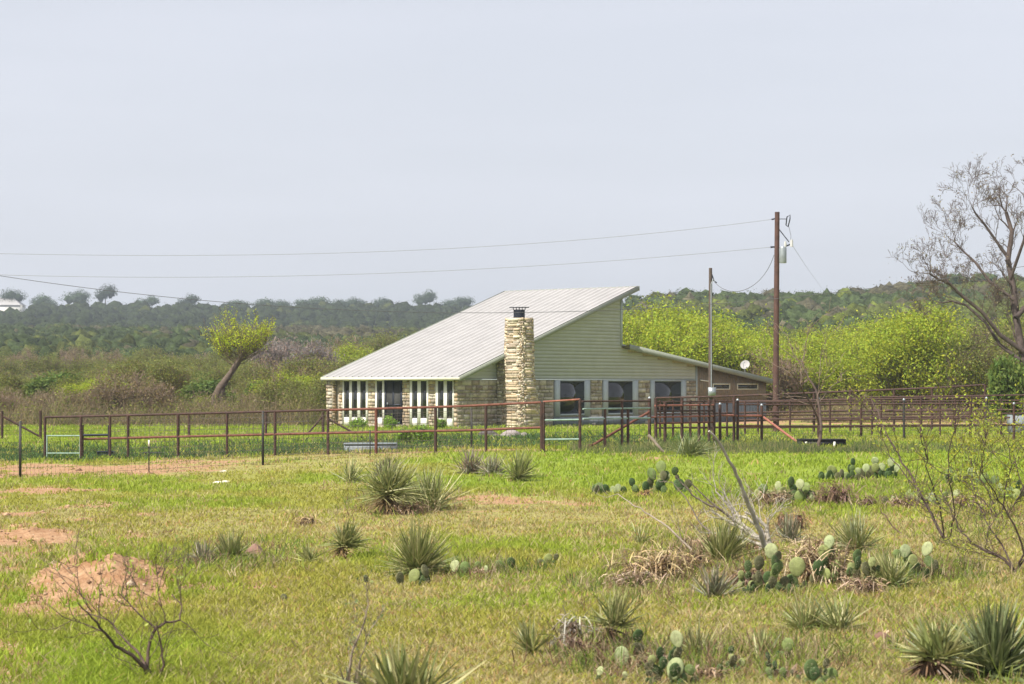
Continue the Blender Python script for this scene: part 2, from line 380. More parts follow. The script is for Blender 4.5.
# ---------------------------------------------------------------- woods on the hills (far-off mass)
_bm = __import__('bmesh').new(); __import__('bmesh').ops.create_icosphere(_bm, subdivisions=2, radius=1.0)
ICV = np.array([tuple(v.co) for v in _bm.verts]); ICF = np.array([[v.index for v in f.verts] for f in _bm.faces]); _bm.free()
def crown_tris(cx, cy, cz, rx, rz, n, size, col, core=.8):
    """lumpy crown bodies with leaf clumps standing off their surface; arrays run over the trees"""
    T = len(cx); ph = (cx * 1.7 + cy * 2.3)[:, None]
    def lump(d): return 1 + .17 * np.sin(d[..., 0] * 4.3 + ph) * np.cos(d[..., 2] * 3.7 + ph) + .13 * np.sin(d[..., 1] * 7 + d[..., 2] * 5 + ph * 2) + .09 * np.sin(d[..., 0] * 11 + d[..., 2] * 9 + ph * 3)
    sc = np.stack([rx, rx, rz], 1)[:, None, :]; ct = np.stack([cx, cy, cz], 1)[:, None, :]
    D0 = np.broadcast_to(ICV, (T,) + ICV.shape); body = D0 * (lump(D0) + NR.uniform(-.16, .16, (T, len(ICV))))[..., None] * sc * core + ct
    V1 = body.reshape(-1, 3); F1 = (np.arange(T)[:, None, None] * len(ICV) + ICF[None]).reshape(-1, 3)
    C1 = (col[:, None, :] * NR.uniform(.65, 1.3, (T, len(ICV), 1))).reshape(-1, 3)
    d = NR.normal(size=(T, n, 3)); d[..., 2] = np.abs(d[..., 2]) * .9 - .15; d /= np.linalg.norm(d, axis=2)[..., None]
    p = d * (lump(d) * NR.uniform(.70, 1.06, (T, n)))[..., None] * sc + ct
    e1 = NR.normal(size=(T, n, 3)); e2 = NR.normal(size=(T, n, 3))
    e1 = e1 - .65 * d * (e1 * d).sum(2)[..., None]; e2 = e2 - .65 * d * (e2 * d).sum(2)[..., None]
    e1 /= np.linalg.norm(e1, axis=2)[..., None]; e2 /= np.linalg.norm(e2, axis=2)[..., None]
    s = size[:, None, None] * NR.uniform(.5, 1.3, (T, n, 1))
    V2 = np.stack([p - e1 * s * .5, p + e1 * s * .5, p + e2 * s * .8], 2).reshape(-1, 3)
    C2 = np.repeat((col[:, None, :] * NR.uniform(.7, 1.5, (T, n, 1))).reshape(-1, 3), 3, 0)
    F2 = np.arange(T * n * 3).reshape(-1, 3) + len(V1)
    return np.concatenate([V1, V2]), np.concatenate([F1, F2]), np.concatenate([C1, C2])
CEDAR = np.array([.052, .073, .028]); OLIVE = np.array([.105, .125, .035]); BROWN = np.array([.105, .098, .06]); SPRING = np.array([.17, .21, .04]); GREYB = np.array([.17, .13, .13])
def wood(N_, u0, u1, y0, y1, pick, name, label, npt=130, hs=1.0):
    y = np.sqrt(NR.uniform(y0 ** 2, y1 ** 2, N_)); u = NR.uniform(u0, u1, N_); x = (u - 512) / FP * y
    h = (2.0 + 3.4 * NR.random(N_) ** 1.6) * (.8 + .4 * vnoise(x * .05, y * .03, 17)) * 1.05 * hs; rx = h * NR.uniform(.38, .62, N_); z = gz(x, y)
    col = pick(x, y, N_)
    ok = ~((u < 34) & (y > 900) & (y < 1075)); x, y, z, h, rx, col = (q[ok] for q in (x, y, z, h, rx, col)); N_ = len(x)
    b = MB(); b.add(*crown_tris(x, y, z + h * .5, rx, h * .52, npt, np.full(N_, .34) * np.clip(y / 550, .6, 1.6), col))
    tag(b.build(name, M['wood_far']), label, 'woods', None, 'stuff')
def pickL(x, y, n):
    q = fbm(x * .03, y * .012, 91) + .10 * smooth(420, 250, y); r = NR.random(n)
    c = np.where((q > .66)[:, None], BROWN, np.where((q > .56)[:, None], OLIVE * .8, CEDAR * 1.15))
    c = np.where((r < .10)[:, None], OLIVE, c); c = np.where((r > .95)[:, None], BROWN, c)
    return c * NR.uniform(.7, 1.25, (n, 1)) * .82
def pickR(x, y, n):
    q = fbm(x * .03 + 9, y * .015, 92); r = NR.random(n)
    c = np.where((q > .58)[:, None], OLIVE, np.where((q > .53)[:, None], BROWN, CEDAR * 1.2))
    c = np.where((r < .10)[:, None], SPRING * .7, c); c = np.where((r > .93)[:, None], BROWN, c)
    return .85 * c * NR.uniform(.75, 1.3, (n, 1))
def pickF(x, y, n):
    c = np.tile(CEDAR * .55, (n, 1)); r = NR.random(n); c = np.where((r < .04)[:, None], OLIVE * .6, c); return c * NR.uniform(.8, 1.25, (n, 1))
def pickP(x, y, n):
    r = NR.random(n); return np.where((r < .5)[:, None], OLIVE * 1.2, np.where((r < .65)[:, None], CEDAR * 1.6, SPRING * 1.2)) * NR.uniform(.8, 1.2, (n, 1))
wood(8600, -150, 620, 285, 640, pickL, 'hillside_woods', 'dark cedar and brown oak woods covering the low hill on the left', 80, .82)
wood(4600, -150, 620, 700, 985, pickF, 'ridge_woods', 'dark blue green wooded ridge far off on the left', 70, 1.25)
wood(900, -150, 620, 990, 1200, pickP, 'plateau_woods', 'pale green tree line along the far plateau skyline', 50, .9)
wood(7000, 440, 1250, 235, 500, pickR, 'hillside_thicket', 'mottled green and olive woods on the hill behind the house', 90, .88)
wood(900, 440, 1250, 500, 640, pickR, 'hilltop_woods', 'dark trees along the hill crest behind the power poles', 110)
# ---------------------------------------------------------------- tree generator
def perp(d, r):
    v = Vector((r.gauss(0, 1), r.gauss(0, 1), r.gauss(0, 1))); v -= v.dot(d) * d; return v.normalized()
def grow(p, d, L_, r0, dep, md, r, lines, tips, up=.15, wig=.18, fork=(2, 3), spread=.65, shrink=.74):
    n = 5 if dep < 2 else 4
    pts = [Vector(p)]; d = d.normalized()
    for k in range(n):
        d = (d + perp(d, r) * wig + Vector((0, 0, up * .4))).normalized()
        pts.append(pts[-1] + d * L_ / n)
    rr = np.linspace(r0, r0 * .62, n + 1)
    lines.append((pts, rr, dep))
    if dep >= md - 1: tips.extend((q, d) for q in pts[1:])
    if dep >= md: return
    for k in range(r.randint(*fork) + (1 if dep > 0 else 0)):
        i = n if k == 0 else r.randint(max(1, n // 2), n)
        nd = (d + perp(d, r) * spread * r.uniform(.6, 1.25) + Vector((0, 0, up))).normalized()
        grow(pts[i], nd, L_ * shrink * r.uniform(.75, 1.15), r0 * (.64 if k == 0 else .5), dep + 1, md, r, lines, tips, up, wig, fork, spread, shrink)
def lines_mesh(lines, dmin, dmax, c, sides=5, rmin=.0):
    b = MB()
    for pts, rr, dep in lines:
        if dmin <= dep <= dmax:
            b.tube(pts, np.maximum(rr, rmin), sides if dep < 2 else 3, np.array(c) * R.uniform(.8, 1.2), cap=False)
    return b
def leaves_mesh(tips, per, sig, size, col, colv=.3, drop=0, seed=1, elong=1.6, keep=1.):
    g = np.random.default_rng(seed)
    tp = np.array([tuple(t[0]) for t in tips]); tp = tp[g.random(len(tp)) < keep]
    m = len(tp) * per; c = np.repeat(tp, per, 0) + g.normal(0, sig, (m, 3)); c[:, 2] -= drop * g.random(m)
    e1 = g.normal(size=(m, 3)); e1 /= np.linalg.norm(e1, axis=1)[:, None]; e2 = g.normal(size=(m, 3)); e2 -= e1 * (e1 * e2).sum(1)[:, None]; e2 /= np.linalg.norm(e2, axis=1)[:, None]
    s = (size * g.uniform(.5, 1.4, m))[:, None]
    V = np.stack([c - e1 * s * elong * .5, c + e2 * s * .35, c + e1 * s * elong * .5, c - e2 * s * .35], 1).reshape(-1, 3)
    hue = g.random((m, 1)); C = np.array(col)[None] * g.uniform(1 - colv, 1 + colv, (m, 1)) * (1 + np.array([[.35, 0, -.2]]) * (hue - .5))
    b = MB(); b.add(V, np.arange(m * 4).reshape(-1, 4), np.repeat(C, 4, 0)); return b
def proto_tree(name, seed, H, stems, md, twigc, leafc, per, leafs, sig=.28, keep=1., spread=.65, up=.18, cat='tree', fork=(2, 3), wide=.5, trunkc=(.10, .075, .06)):
    r = random.Random(seed); lines = []; tips = []
    for k in range(stems):
        a = r.uniform(0, 6.283); d = Vector((math.cos(a) * wide, math.sin(a) * wide, 1))
        grow(Vector((r.uniform(-.3, .3), r.uniform(-.3, .3), -.1)), d, H * .27, H * .014, 0, md, r, lines, tips, up, .16, fork, spread, .78)
    zt = max(t[0].z for t in tips); f = H / zt
    lines = [([q * f for q in p], rr * f, d) for p, rr, d in lines]; tips = [(t * f, d) for t, d in tips]
    t = thing(name, None, None, (0, 0, 0))
    lines_mesh(lines, 0, 1, trunkc, 6).build('trunk', M['bark'], t)
    b = lines_mesh(lines, 2, 99, twigc, 3, .010)
    b.build('branches', M['twig'], t)
    if per: leaves_mesh(tips, per, sig, leafs, leafc, seed=seed, keep=keep).build('crown', M['leaf'], t)
    return t
YG = (.33, .40, .035); GR = (.13, .19, .04); OL = (.19, .21, .05); TAN = (.21, .17, .075)
PT = {
 'spring': [proto_tree('mesquite_tree', s, 6, 5, 5, (.17, .13, .09), YG, 8, .10, sig=.36, keep=.62, wide=.9) for s in (1, 2, 3)],
 'olive': [proto_tree('mesquite_tree', s, 4.5, 4, 5, (.17, .13, .085), OL, 4, .085, sig=.34, keep=.5, wide=1.1) for s in (4, 5, 6)],
 'bare': [proto_tree('bare_mesquite', s, 4, 4, 5, (.27, .20, .15), TAN, 1, .09, sig=.3, keep=.35, wide=1.1) for s in (7, 8)],
 'purple': [proto_tree('bare_shrub', s, 4, 5, 5, (.25, .21, .19), (.25, .21, .19), 1, .12, sig=.25, keep=.8, wide=.9) for s in (9,)],
 'green': [proto_tree('cedar_tree', s, 3.5, 3, 4, (.1, .08, .05), GR, 16, .2, sig=.3, wide=.7) for s in (10, 11)],
}
used = set()
LAB = {
 'spring': ('mesquite tree in bright yellow green spring leaf in the thicket beyond the house and corral', 'tree', 'yellow green mesquites beyond the house'),
 'olive': ('olive leafed mesquite tree in the brush on the near side of the hill', 'tree', 'olive mesquites in the brush'),
 'bare': ('bare brown mesquite tree in the brush beyond the pipe fence', 'tree', 'bare brown mesquites in the brush'),
 'purple': ('bare purplish grey shrub standing in the brush left of the house', 'shrub', 'bare purplish shrubs left of the house'),
 'green': ('small dense green tree among the bare brush', 'tree', 'small dense green trees in the brush')}
def plant(kind, px, D, top=None, H=None, label=None, wid=1.):
    pr = R.choice(PT[kind]); g = GD(px, D)
    base = {'spring': 6, 'olive': 4.5, 'bare': 4, 'purple': 4, 'green': 3.5}[kind]
    if top is not None: H = P(px, top, D).z - g.z
    s = H / base; l, c, gr = LAB[kind]
    if kind == 'spring' and px < 600: l, gr = 'small yellow green leafed tree in the brush left of or behind the low eave', 'yellow green trees in the left brush'
    if id(pr) not in used:
        used.add(id(pr)); o = pr; o.location = g; o.scale = (s * wid, s * wid, s); o.rotation_euler.z = R.uniform(0, 6.28)
        tag(o, label or l, c, gr)
    else: o = dup(pr, g, R.uniform(0, 6.28), (s * wid, s * wid, s), label or l, gr, c)
    if label: 
        if 'group' in o: del o['group']
    return o
# left brush, from the fence line back to the foot of the hill
for k in range(96):
    D = R.uniform(122, 255) if k > 26 else R.uniform(120, 135)
    px = R.uniform(-90, 345); f = (px - 0) / 330
    kind = R.choices(['bare', 'olive', 'green', 'spring'], [.75 - .35 * f, .25 + .3 * f, .05, .02 + .08 * f])[0]
    H = R.uniform(2.0, 3.0) if px < 90 else R.uniform(2.7, 4.3) + .8 * max(f - .5, 0)
    if 185 < px < 262 and D < 160: H = R.uniform(1.4, 2.0)
    if D < 136: H *= .72
    if kind == 'green': H *= .7
    plant(kind, px, D, H=H, wid=1.3)
for k in range(22): plant(R.choice(['bare', 'olive', 'bare']), -90 + k * 8 + R.uniform(-4, 4), R.uniform(138, 190), H=R.uniform(2.2, 3.4), wid=1.4)
for k in range(60): plant(R.choice(['bare', 'olive', 'olive']), R.uniform(-100, 345), R.uniform(215, 300), H=R.uniform(2.8, 4.2), wid=1.35)
for k in range(26):
    plant(R.choices(['spring', 'olive', 'green'], [.5, .3, .2])[0], R.uniform(-60, 340), R.uniform(126, 190), H=R.uniform(1.6, 2.8), wid=1.3)
for k in range(34):      # beyond the left half of the house
    px = R.uniform(325, 640); D = R.uniform(165, 270)
    plant(R.choices(['olive', 'bare', 'spring'], [.6, .2, .2])[0], px, D, H=R.uniform(4.2, 6.2), wid=1.2)
for px, D, top in ((277, 180, 341), (288, 186, 339), (309, 184, 345)): plant('purple', px, D, top=top, wid=.8)
plant('green', 78, 135, top=391, label='low bright green bush behind the fence near the left edge'); plant('spring', 207, 140, top=386, H=None, label='small yellow green bush at the foot of the leaning tree')
plant('spring', 465, 190, top=330)
# right thicket
for k in range(100):
    px = R.uniform(612, 1110); D = R.uniform(142, 215) if k > 12 else R.uniform(138, 145)
    top = np.interp(px, [612, 640, 700, 735, 780, 850, 930, 1000, 1110], [312, 308, 316, 338, 334, 326, 312, 318, 315]) + R.uniform(-8, 24) * (1 - (D - 138) / 160)
    kind = R.choices(['spring', 'olive', 'bare'], [.7, .2, .1])[0] if px < 900 else R.choices(['spring', 'olive', 'bare'], [.5, .25, .25])[0]
    plant(kind, px, D, top=top, wid=1.05)
for k in range(12): plant(R.choice(['olive', 'bare']), R.uniform(690, 800), R.uniform(138, 175), top=R.uniform(345, 370), wid=1.3)

# leaning tree with a tuft of bright shoots
# low brush along the far side of the yard
def low_brush():
    b = MB(); lv = MB()
    for k in range(1500):
        px = R.uniform(-120, 345) if R.random() < .6 else R.uniform(600, 1120); D = R.uniform(114, 136) if px < 400 else R.uniform(124, 142)
        if px > 325 and px < 800 and D < 136: continue
        g = GD(px, D); h = R.uniform(.5, 1.9) * (.4 + 1.1 * float(vnoise(px * .02, D * .1, 8))); c = np.array(R.choice([(.24, .18, .12), (.22, .18, .12), (.28, .22, .12), (.19, .19, .06)]))
        n = 26; d = NR.normal(size=(n, 3)); d[:, 2] = abs(d[:, 2]) + .35; d /= np.linalg.norm(d, axis=1)[:, None]
        L_ = h * NR.uniform(.5, 1.1, n)[:, None]; o = np.array(tuple(g)) + NR.normal(0, .35, (n, 3)) * np.array([1, 1, 0]); s = NR.normal(size=(n, 3)); s[:, 2] = 0; s /= np.linalg.norm(s, axis=1)[:, None]; s *= .022
        V = np.stack([o - s, o + s, o + d * L_], 1).reshape(-1, 3); b.add(V, np.arange(n * 3).reshape(-1, 3), np.repeat(c[None] * NR.uniform(.6, 1.4, (n, 1)), 3, 0))
        m = 34; q = np.array(tuple(g)) + NR.normal(0, .45, (m, 3)) * np.array([1, 1, 0]) + np.array([0, 0, 1]) * NR.random((m, 1)) * h * .8; e = NR.normal(0, .06, (m, 2, 3))
        lc = c * 1.0 if R.random() < .55 else np.array(R.choice([(.17, .20, .05), (.13, .15, .05), (.24, .27, .05)]))
        b.add(np.stack([q, q + e[:, 0], q + e[:, 1]], 1).reshape(-1, 3), np.arange(m * 3).reshape(-1, 3), np.repeat(lc[None] * NR.uniform(.6, 1.4, (m, 1)), 3, 0))
    tag(b.build('low_brush', M['grass']), 'tangled low brown and olive brush along the far side of the yard', 'brush', None, 'stuff')
low_brush()
def leaning():
    D = 128; g = GD(216, D); t = thing('leaning_tree', 'thick leaning tree trunk topped by a tuft of bright yellow green shoots', 'tree', g)
    b = MB(); pts = [P(216, 409, D), P(215, 398, D), P(220, 388, D), P(230, 374, D), P(238, 362, D), P(245, 350, D)]
    b.tube(pts, [.27, .24, .24, .17, .18, .09], 9, (.12, .09, .07)); b.tube([P(218, 409, D) + Vector((.3, .3, 0)), P(222, 396, D), P(222, 388, D)], [.25, .22, .18], 8, (.09, .07, .055))
    b.build('trunk', M['bark'], t, flat=False)
    r = random.Random(5); lines = []; tips = []
    for k in range(125):
        f = r.random(); st = pts[3].lerp(pts[5], min(1, f * 1.15)) if f > .25 else pts[4]
        a = r.uniform(-1.25, 1.25); dd = Vector((math.sin(a) * 2.1, r.gauss(0, .9), .62)).normalized()
        grow(st, dd, r.uniform(.6, 1.6), .02, 2, 4, r, lines, tips, .28, .13, (1, 2), .45, .62)
    lines_mesh(lines, 0, 9, (.17, .14, .07), 3, .010).build('branches', M['twig'], t)
    cut = P(245, 352, D).z
    tp = [q for q in tips if q[0].z > cut - 1.2 and r.random() < .25 + .75 * min(1, max(0, (q[0].z - cut + .6) / 1.0))]
    leaves_mesh(tp, 4, .075, .062, (.50, .60, .03), seed=3, keep=.42).build('crown', M['leaf'], t)
leaning()

# the large bare tree on the right edge
def bigbare():
    D = 100; g = GD(1026, D); t = thing('bare_tree', 'large nearly leafless tree with spreading fine branches at the right edge', 'tree', g)
    r = random.Random(12); lines = []; tips = []
    def limb(pp, r0, dz=0):
        n = len(pp); pts = [P(a, b_, D + dz * i / n) for i, (a, b_) in enumerate(pp)]
        lines.append((pts, np.linspace(r0, r0 * .38, n), 0)); 
        for i in range(1, n):
            for k in range(2 if i < n - 1 else 3):
                d = (pts[i] - pts[i - 1]).normalized()
                nd = (d * .8 + perp(d, r) * .75 + Vector((0, 0, .15))).normalized()
                grow(pts[i], nd, r.uniform(.55, 1.0), r0 * .19, 1, 6, r, lines, tips, .08, .24, (1, 2), .62, .72)
    limb([(1028, 445), (1026, 400), (1022, 350), (1016, 318), (1014, 290), (1008, 260), (1012, 232), (1006, 212)], .22, 1)
    limb([(1024, 352), (1000, 335), (982, 312), (962, 296), (950, 284), (938, 279), (930, 274)], .11, -1.5)
    limb([(1020, 360), (1000, 345), (985, 322), (966, 305), (952, 301), (942, 303)], .09, 1)
    limb([(1014, 300), (990, 282), (975, 262), (962, 250), (954, 241)], .08, 1.5)
    limb([(1016, 318), (1040, 290), (1050, 250), (1046, 215), (1052, 200)], .12, 2)
    limb([(1010, 280), (1024, 240), (1028, 215), (1024, 196)], .08, -2)
    limb([(1006, 255), (985, 225), (976, 214), (972, 207)], .07, 0)
    limb([(1030, 400), (1060, 350), (1085, 310), (1100, 270)], .15, 1)
    lines_mesh(lines, 0, 0, (.085, .065, .06), 8).build('trunk', M['bark'], t, flat=False)
    lines_mesh(lines, 1, 9, (.12, .09, .08), 4, .0065).build('branches', M['twig'], t)
    leaves_mesh(tips, 1, .10, .06, (.26, .23, .13), seed=8, keep=.06).build('buds', M['leaf'], t)
bigbare()
plant('green', 1016, 96, top=366, label='dark green bush under the large bare tree at the right edge', wid=.6)

# skyline trees
def skyline():
    L_ = [(12, 288, 30, 'round dark tree beside the white barn roof on the left skyline'), (45, 293, 26, 'low rounded green tree right of the white barn roof'),
          (76, 288, 30, 'grey green tree on the left skyline between two rounder trees'), (105, 284, 22, 'tallest grey tree on the left skyline'), (147, 296, 24, None), (190, 294, 22, None), (238, 299, 26, None),
          (262, 298, 24, None), (282, 299, 20, None), (305, 298, 22, None), (318, 295, 24, None), (340, 297, 20, None), (356, 297, 22, None), (382, 297, 20, None), (425, 288, 22, 'lone dark tree rising above the skyline left of the roof'), (452, 297, 20, None), (466, 296, 22, None)]
    for i, (px, top, w, lab) in enumerate(L_):
        D = 1042 + 2 * i; g = GD(px, D); H = P(px, top, D).z - g.z; w_ = w / FP * D
        t = thing('skyline_tree', lab or 'small rounded grey green tree on the far left skyline', 'tree', g, None if lab else 'small trees along the far skyline')
        b = MB(); b.tube([g - Vector((0, 0, .5)), g + Vector((.2, 0, H * .6))], [.35, .2], 5, (.1, .08, .06)); b.build('trunk', M['bark'], t)
        col = np.array([[.05, .075, .04]]) * R.uniform(.8, 1.5); n = 5
        cx = np.array([g.x + R.uniform(-.3, .3) * w_ for _ in range(n)]); cz = np.array([g.z + H * R.uniform(.55, .78) for _ in range(n)])
        b = MB(); b.add(*crown_tris(cx, np.full(n, g.y), cz, np.full(n, w_ * .32), np.full(n, H * .24), 420, np.full(n, .55), np.tile(col, (n, 1)), core=.5)); b.build('crown', M['wood_far'], t)
    R2 = [(640, 293), (655, 291), (670, 289), (690, 287), (702, 289), (735, 292), (770, 289), (790, 292), (812, 291), (830, 291), (855, 286), (868, 289), (893, 283), (915, 281), (935, 276), (955, 272), (985, 272), (1010, 270)]
    for i, (px, top) in enumerate(R2):
        D = 478; g = GD(px, D); H = P(px, top, D).z - g.z; w_ = H * .9
        t = thing('crest_tree', 'rounded tree along the hill crest behind the power poles', 'tree', g, 'trees along the right hill crest')
        b = MB(); b.tube([g - Vector((0, 0, .5)), g + Vector((.1, 0, H * .6))], [.2, .12], 5, (.1, .08, .06)); b.build('trunk', M['bark'], t)
        c0 = [CEDAR * 1.4, OLIVE * .8, BROWN, CEDAR * 1.2][i % 4]; n = 3
        cx = np.array([g.x + R.uniform(-.3, .3) * w_ for _ in range(n)]); cz = np.array([g.z + H * R.uniform(.5, .75) for _ in range(n)])
        b = MB(); b.add(*crown_tris(cx, np.full(n, g.y), cz, np.full(n, w_ * .4), np.full(n, H * .26), 260, np.full(n, .32), np.tile(c0, (n, 1)))); b.build('crown', M['wood_far'], t)
skyline()
def barn():
    D = 1035; g = GD(0, D); w = 22 / FP * D
    zt = P(0, 297, D).z; ze = P(0, 305, D).z; x0 = P(-25, 0, D).x; x1 = P(21, 0, D).x
    t = thing('barn', 'white metal barn roof at the left end of the skyline', 'barn', Vector((x0, D, g.z)))
    b = MB(); b.quadbox((x0 + .5, D, g.z - 1), (x1 - x0 - 1, 0, 0), (0, 12, 0), (0, 0, ze - g.z + 1)); b.build('wall', M['white'], t)
    b = MB(); xm = x1 - 5
    b.add([(x0, D - .6, ze), (x1, D - .6, ze), (x1, D + 12.6, ze), (x0, D + 12.6, ze), (x0, D + 6, zt), (xm, D + 6, zt)], [[0, 1, 5, 4], [2, 3, 4, 5]]); b.add([(x1, D - .6, ze), (x1, D + 12.6, ze), (xm, D + 6, zt)], [[0, 1, 2]])
    b.build('roof', M['metal_roof'], t)
barn()
# ---------------------------------------------------------------- the house
HC = np.array([-2.72, 110., 0.]); HG = np.array([.643, .766, 0.]); HF = np.array([-.766, .643, 0.]); HO = -HF   # HO: out of the gable wall
UPZ = np.array([0, 0, 1.])
def uG(px): s = (px - 512) / FP; return (110 * s + 2.72) / (.643 - .766 * s)
def vF(px): s = (px - 512) / FP; return (-2.72 - 110 * s) / (.766 + .643 * s)
def hp(u, v, z): return HC + HG * u + HF * v + UPZ * z
house = thing('house', 'long stone and sage siding house with a pale metal roof sloping down to the left', 'house', Vector(tuple(HC)))
def hbox(u0, u1, v0, v1, z0, z1, b=None, c=None):
    b = b or MB(); b.quadbox(hp(u0, v0, z0), HG * (u1 - u0), HF * (v1 - v0), UPZ * (z1 - z0), c); return b
UE = 20.6; VB = vF(330.5); UR = uG(622); UX = uG(766)
def zmain(u): return 2.72 + (7.28 - 2.72) * u / UR
def zlow(u): return 4.30 - (4.30 - 2.42) * (u - UR) / (UX - UR)
# core walls
b = MB()
prof = [(.05, -.3), (UX - .05, -.3), (UX - .05, zlow(UX) - .1), (UR, zlow(UR) - .1), (UR, zmain(UR) - .1), (.05, zmain(0) - .1)]
n = len(prof); V = [hp(u, .05, z) for u, z in prof] + [hp(u, VB - .05, z) for u, z in prof]
b.add(V, [[0, 1, 2, 3], [0, 3, 4, 5]]); b.add(V, [[9, 8, 7, 6], [11, 10, 9, 6]])
b.add(V, [[(i + 1) % n, i, i + n, (i + 1) % n + n] for i in range(n)]); b.build('wall', M['mortar'], house)
# stone courses: real blocks
STC = [(.50, .41, .29), (.42, .33, .23), (.56, .49, .37), (.34, .28, .21), (.42, .31, .20), (.47, .43, .36), (.28, .23, .18)]
def stones(b, o, ax, nrm, wdt, z0, z1, hmin=.11, hmax=.22, wmin=.18, wmax=.5, dep=.05, cols=STC):
    z = z0
    while z < z1 - .03:
        h = min(R.uniform(hmin, hmax), z1 - z); s = -R.uniform(0, .2)
        while s < wdt:
            w = R.uniform(wmin, wmax); a, e = max(s, 0) + .012, min(s + w, wdt) - .012; s += w
            if e - a < .03: continue
            d = dep * R.uniform(.5, 1.4); c = np.array(R.choice(cols)) * R.uniform(.8, 1.15)
            k = [R.uniform(0, .02) for _ in range(4)]
            p = [o + ax * a + UPZ * (z + .01), o + ax * e + UPZ * (z + .01 + k[0]), o + ax * (e - k[1]) + UPZ * (z + h - .01), o + ax * (a + k[2]) + UPZ * (z + h - .01 - k[3])]
            ctr = sum(p) / 4; q = [ctr + (x - ctr) * .88 + nrm * d for x in p]
            b.add(p + q, [[4, 5, 6, 7], [0, 1, 5, 4], [1, 2, 6, 5], [2, 3, 7, 6], [3, 0, 4, 7]], c)
        z += h
def gstone(px0, px1, z0=-.1, z1=2.42, cols=STC):
    gs = MB(); a, e = uG(px0), uG(px1); stones(gs, hp(a, .02, 0), HG, HO, e - a, z0, z1, hmin=.13, hmax=.3, wmin=.2, wmax=.75, cols=cols); gs.build('stonework', M['stone'], house)
GREY = [(.42, .37, .28), (.34, .30, .24), (.48, .44, .36), (.28, .23, .18), (.40, .34, .25)]
gstone(457.6, 553, cols=GREY); gstone(591, 602, cols=GREY); gstone(638.5, 650, cols=GREY); gstone(686.5, 697.5, cols=GREY)
def fstone(px0, px1):   # facade: px decreasing with v
    fs = MB(); a, e = vF(px1), vF(px0); stones(fs, hp(.02, a, 0), HF, -HG, e - a, -.1, 2.42, hmin=.08, hmax=.24, wmin=.12, wmax=.4); fs.build('stonework', M['stone'], house)
for a, e in ((338.5, 342.5), (368, 375.2), (402.4, 409.6), (428.4, 435.6), (453.8, 457.5)): fstone(a, e)
# corner pier standing proud at the far end of the front
b = MB(); v0 = vF(336); v1 = VB + .02
hbox(-.28, .0, v0, v1, -.1, 2.5, b); b.build('corner_pier', M['mortar'], house)
b = MB(); stones(b, hp(-.28, v0, 0), HF, -HG, v1 - v0, -.1, 2.45); stones(b, hp(0, v0, 0), -HG, HO, .28, -.1, 2.45); b.build('pier_stonework', M['stone'], house)
# board under the front eave
hbox(-.02, .05, 0, VB, 2.42, zmain(0) - .12).build('eave_board', M['cream'], house)
# lap siding on the gable
b = MB(); z = 2.45; hgt = .185
while z < 7.2:
    z2 = z + hgt - .004
    ul = 0 if z2 < zmain(0) - .12 else (z2 + .1 - 2.72) / (7.28 - 2.72) * UR
    ur = UE if z2 < zlow(UE) - .14 else min(UE, UR + (4.30 - .12 - z2) / (4.30 - 2.42) * (UX - UR))
    ur = max(ur, UR); ul = max(ul, 0)
    if ur - ul > .1:
        p0 = hp(ul, .045, z); d = HG * (ur - ul)
        V = [p0 + HO * .034, p0 + HO * .034 + d, p0 + HO * .018 + d + UPZ * (z2 - z), p0 + HO * .018 + UPZ * (z2 - z), p0, p0 + d]
        b.add(V, [[0, 1, 2, 3], [4, 5, 1, 0]])
    z += hgt
b.build('siding', M['siding'], house)
b = MB(); hbox(0, UE, -.035, .03, 2.40, 2.448, b); b.build('siding_trim', M['trim'], house)
hbox(UR - .12, UR + .02, -.03, .1, zlow(UR), zmain(UR) - .1).build('corner_board', M['trim'], house)
hbox(UE - .02, UE + .1, -.03, .05, -.1, zlow(UE) - .14).build('corner_board', M['trim'], house)
# gable windows
def gwin(g0, g1, f0, f1, z0=.62, z1=2.35):
    a, e, fa, fe = uG(g0), uG(g1), uG(f0), uG(f1); b = MB()
    hbox(fa, a, -.05, .05, .45, 2.40, b); hbox(e, fe, -.05, .05, .45, 2.40, b); hbox(a, e, -.05, .05, z1, 2.40, b); hbox(a, e, -.05, .05, z0 - .1, z0, b)
    w = b.build('window', M['trim'], house); hbox(a, e, -.01, .0, z0, z1).build('pane', M['glass'], w)
gwin(559.5, 584, 554.5, 589.5); gwin(607.6, 632.3, 602.8, 637.6); gwin(654.2, 680.8, 650.2, 685.6)
hbox(uG(553.5), UE, -.04, .03, .0, .44).build('skirt', M['slate'], house)
# wood clad annex
b = MB(); u = UE + .1
while u < UX - .02:
    w = min(.2, UX - u); hbox(u + .006, u + w - .006, -.02, .05, 1.25, zlow(u + w) - .14, b); u += w
b.build('board_cladding', M['boards'], house)
b = MB(); u = UE + .1
while u < UX - .02: w = min(.3, UX - u); hbox(u + .004, u + w - .004, -.012 - .01 * (int(u / .3) % 2), .05, -.1, 1.25, b); u += .3
b.build('corrugated_skirt', M['slate'], house)
b = MB(); v = 0
for i in range(30):
    if v < VB - .3: b.quadbox(hp(UX, v + .006, 0), HF * .288, HG * .03, UPZ * (zlow(UX) - .15)); v += .3
b.build('end_cladding', M['boards'], house)
for g0, g1 in ((712, 729.5), (736.5, 757.5)):
    a, e = uG(g0), uG(g1); f = MB()
    for q in ((a, e, 2.16, 2.23), (a, e, 1.87, 1.93), (a, a + .09, 1.93, 2.16), (e - .09, e, 1.93, 2.16)): hbox(q[0], q[1], -.06, .0, q[2], q[3], f)
    w = f.build('vent_window', M['cream'], house); hbox(a + .09, e - .09, -.028, -.022, 1.93, 2.16).build('pane', M['glass'], w)
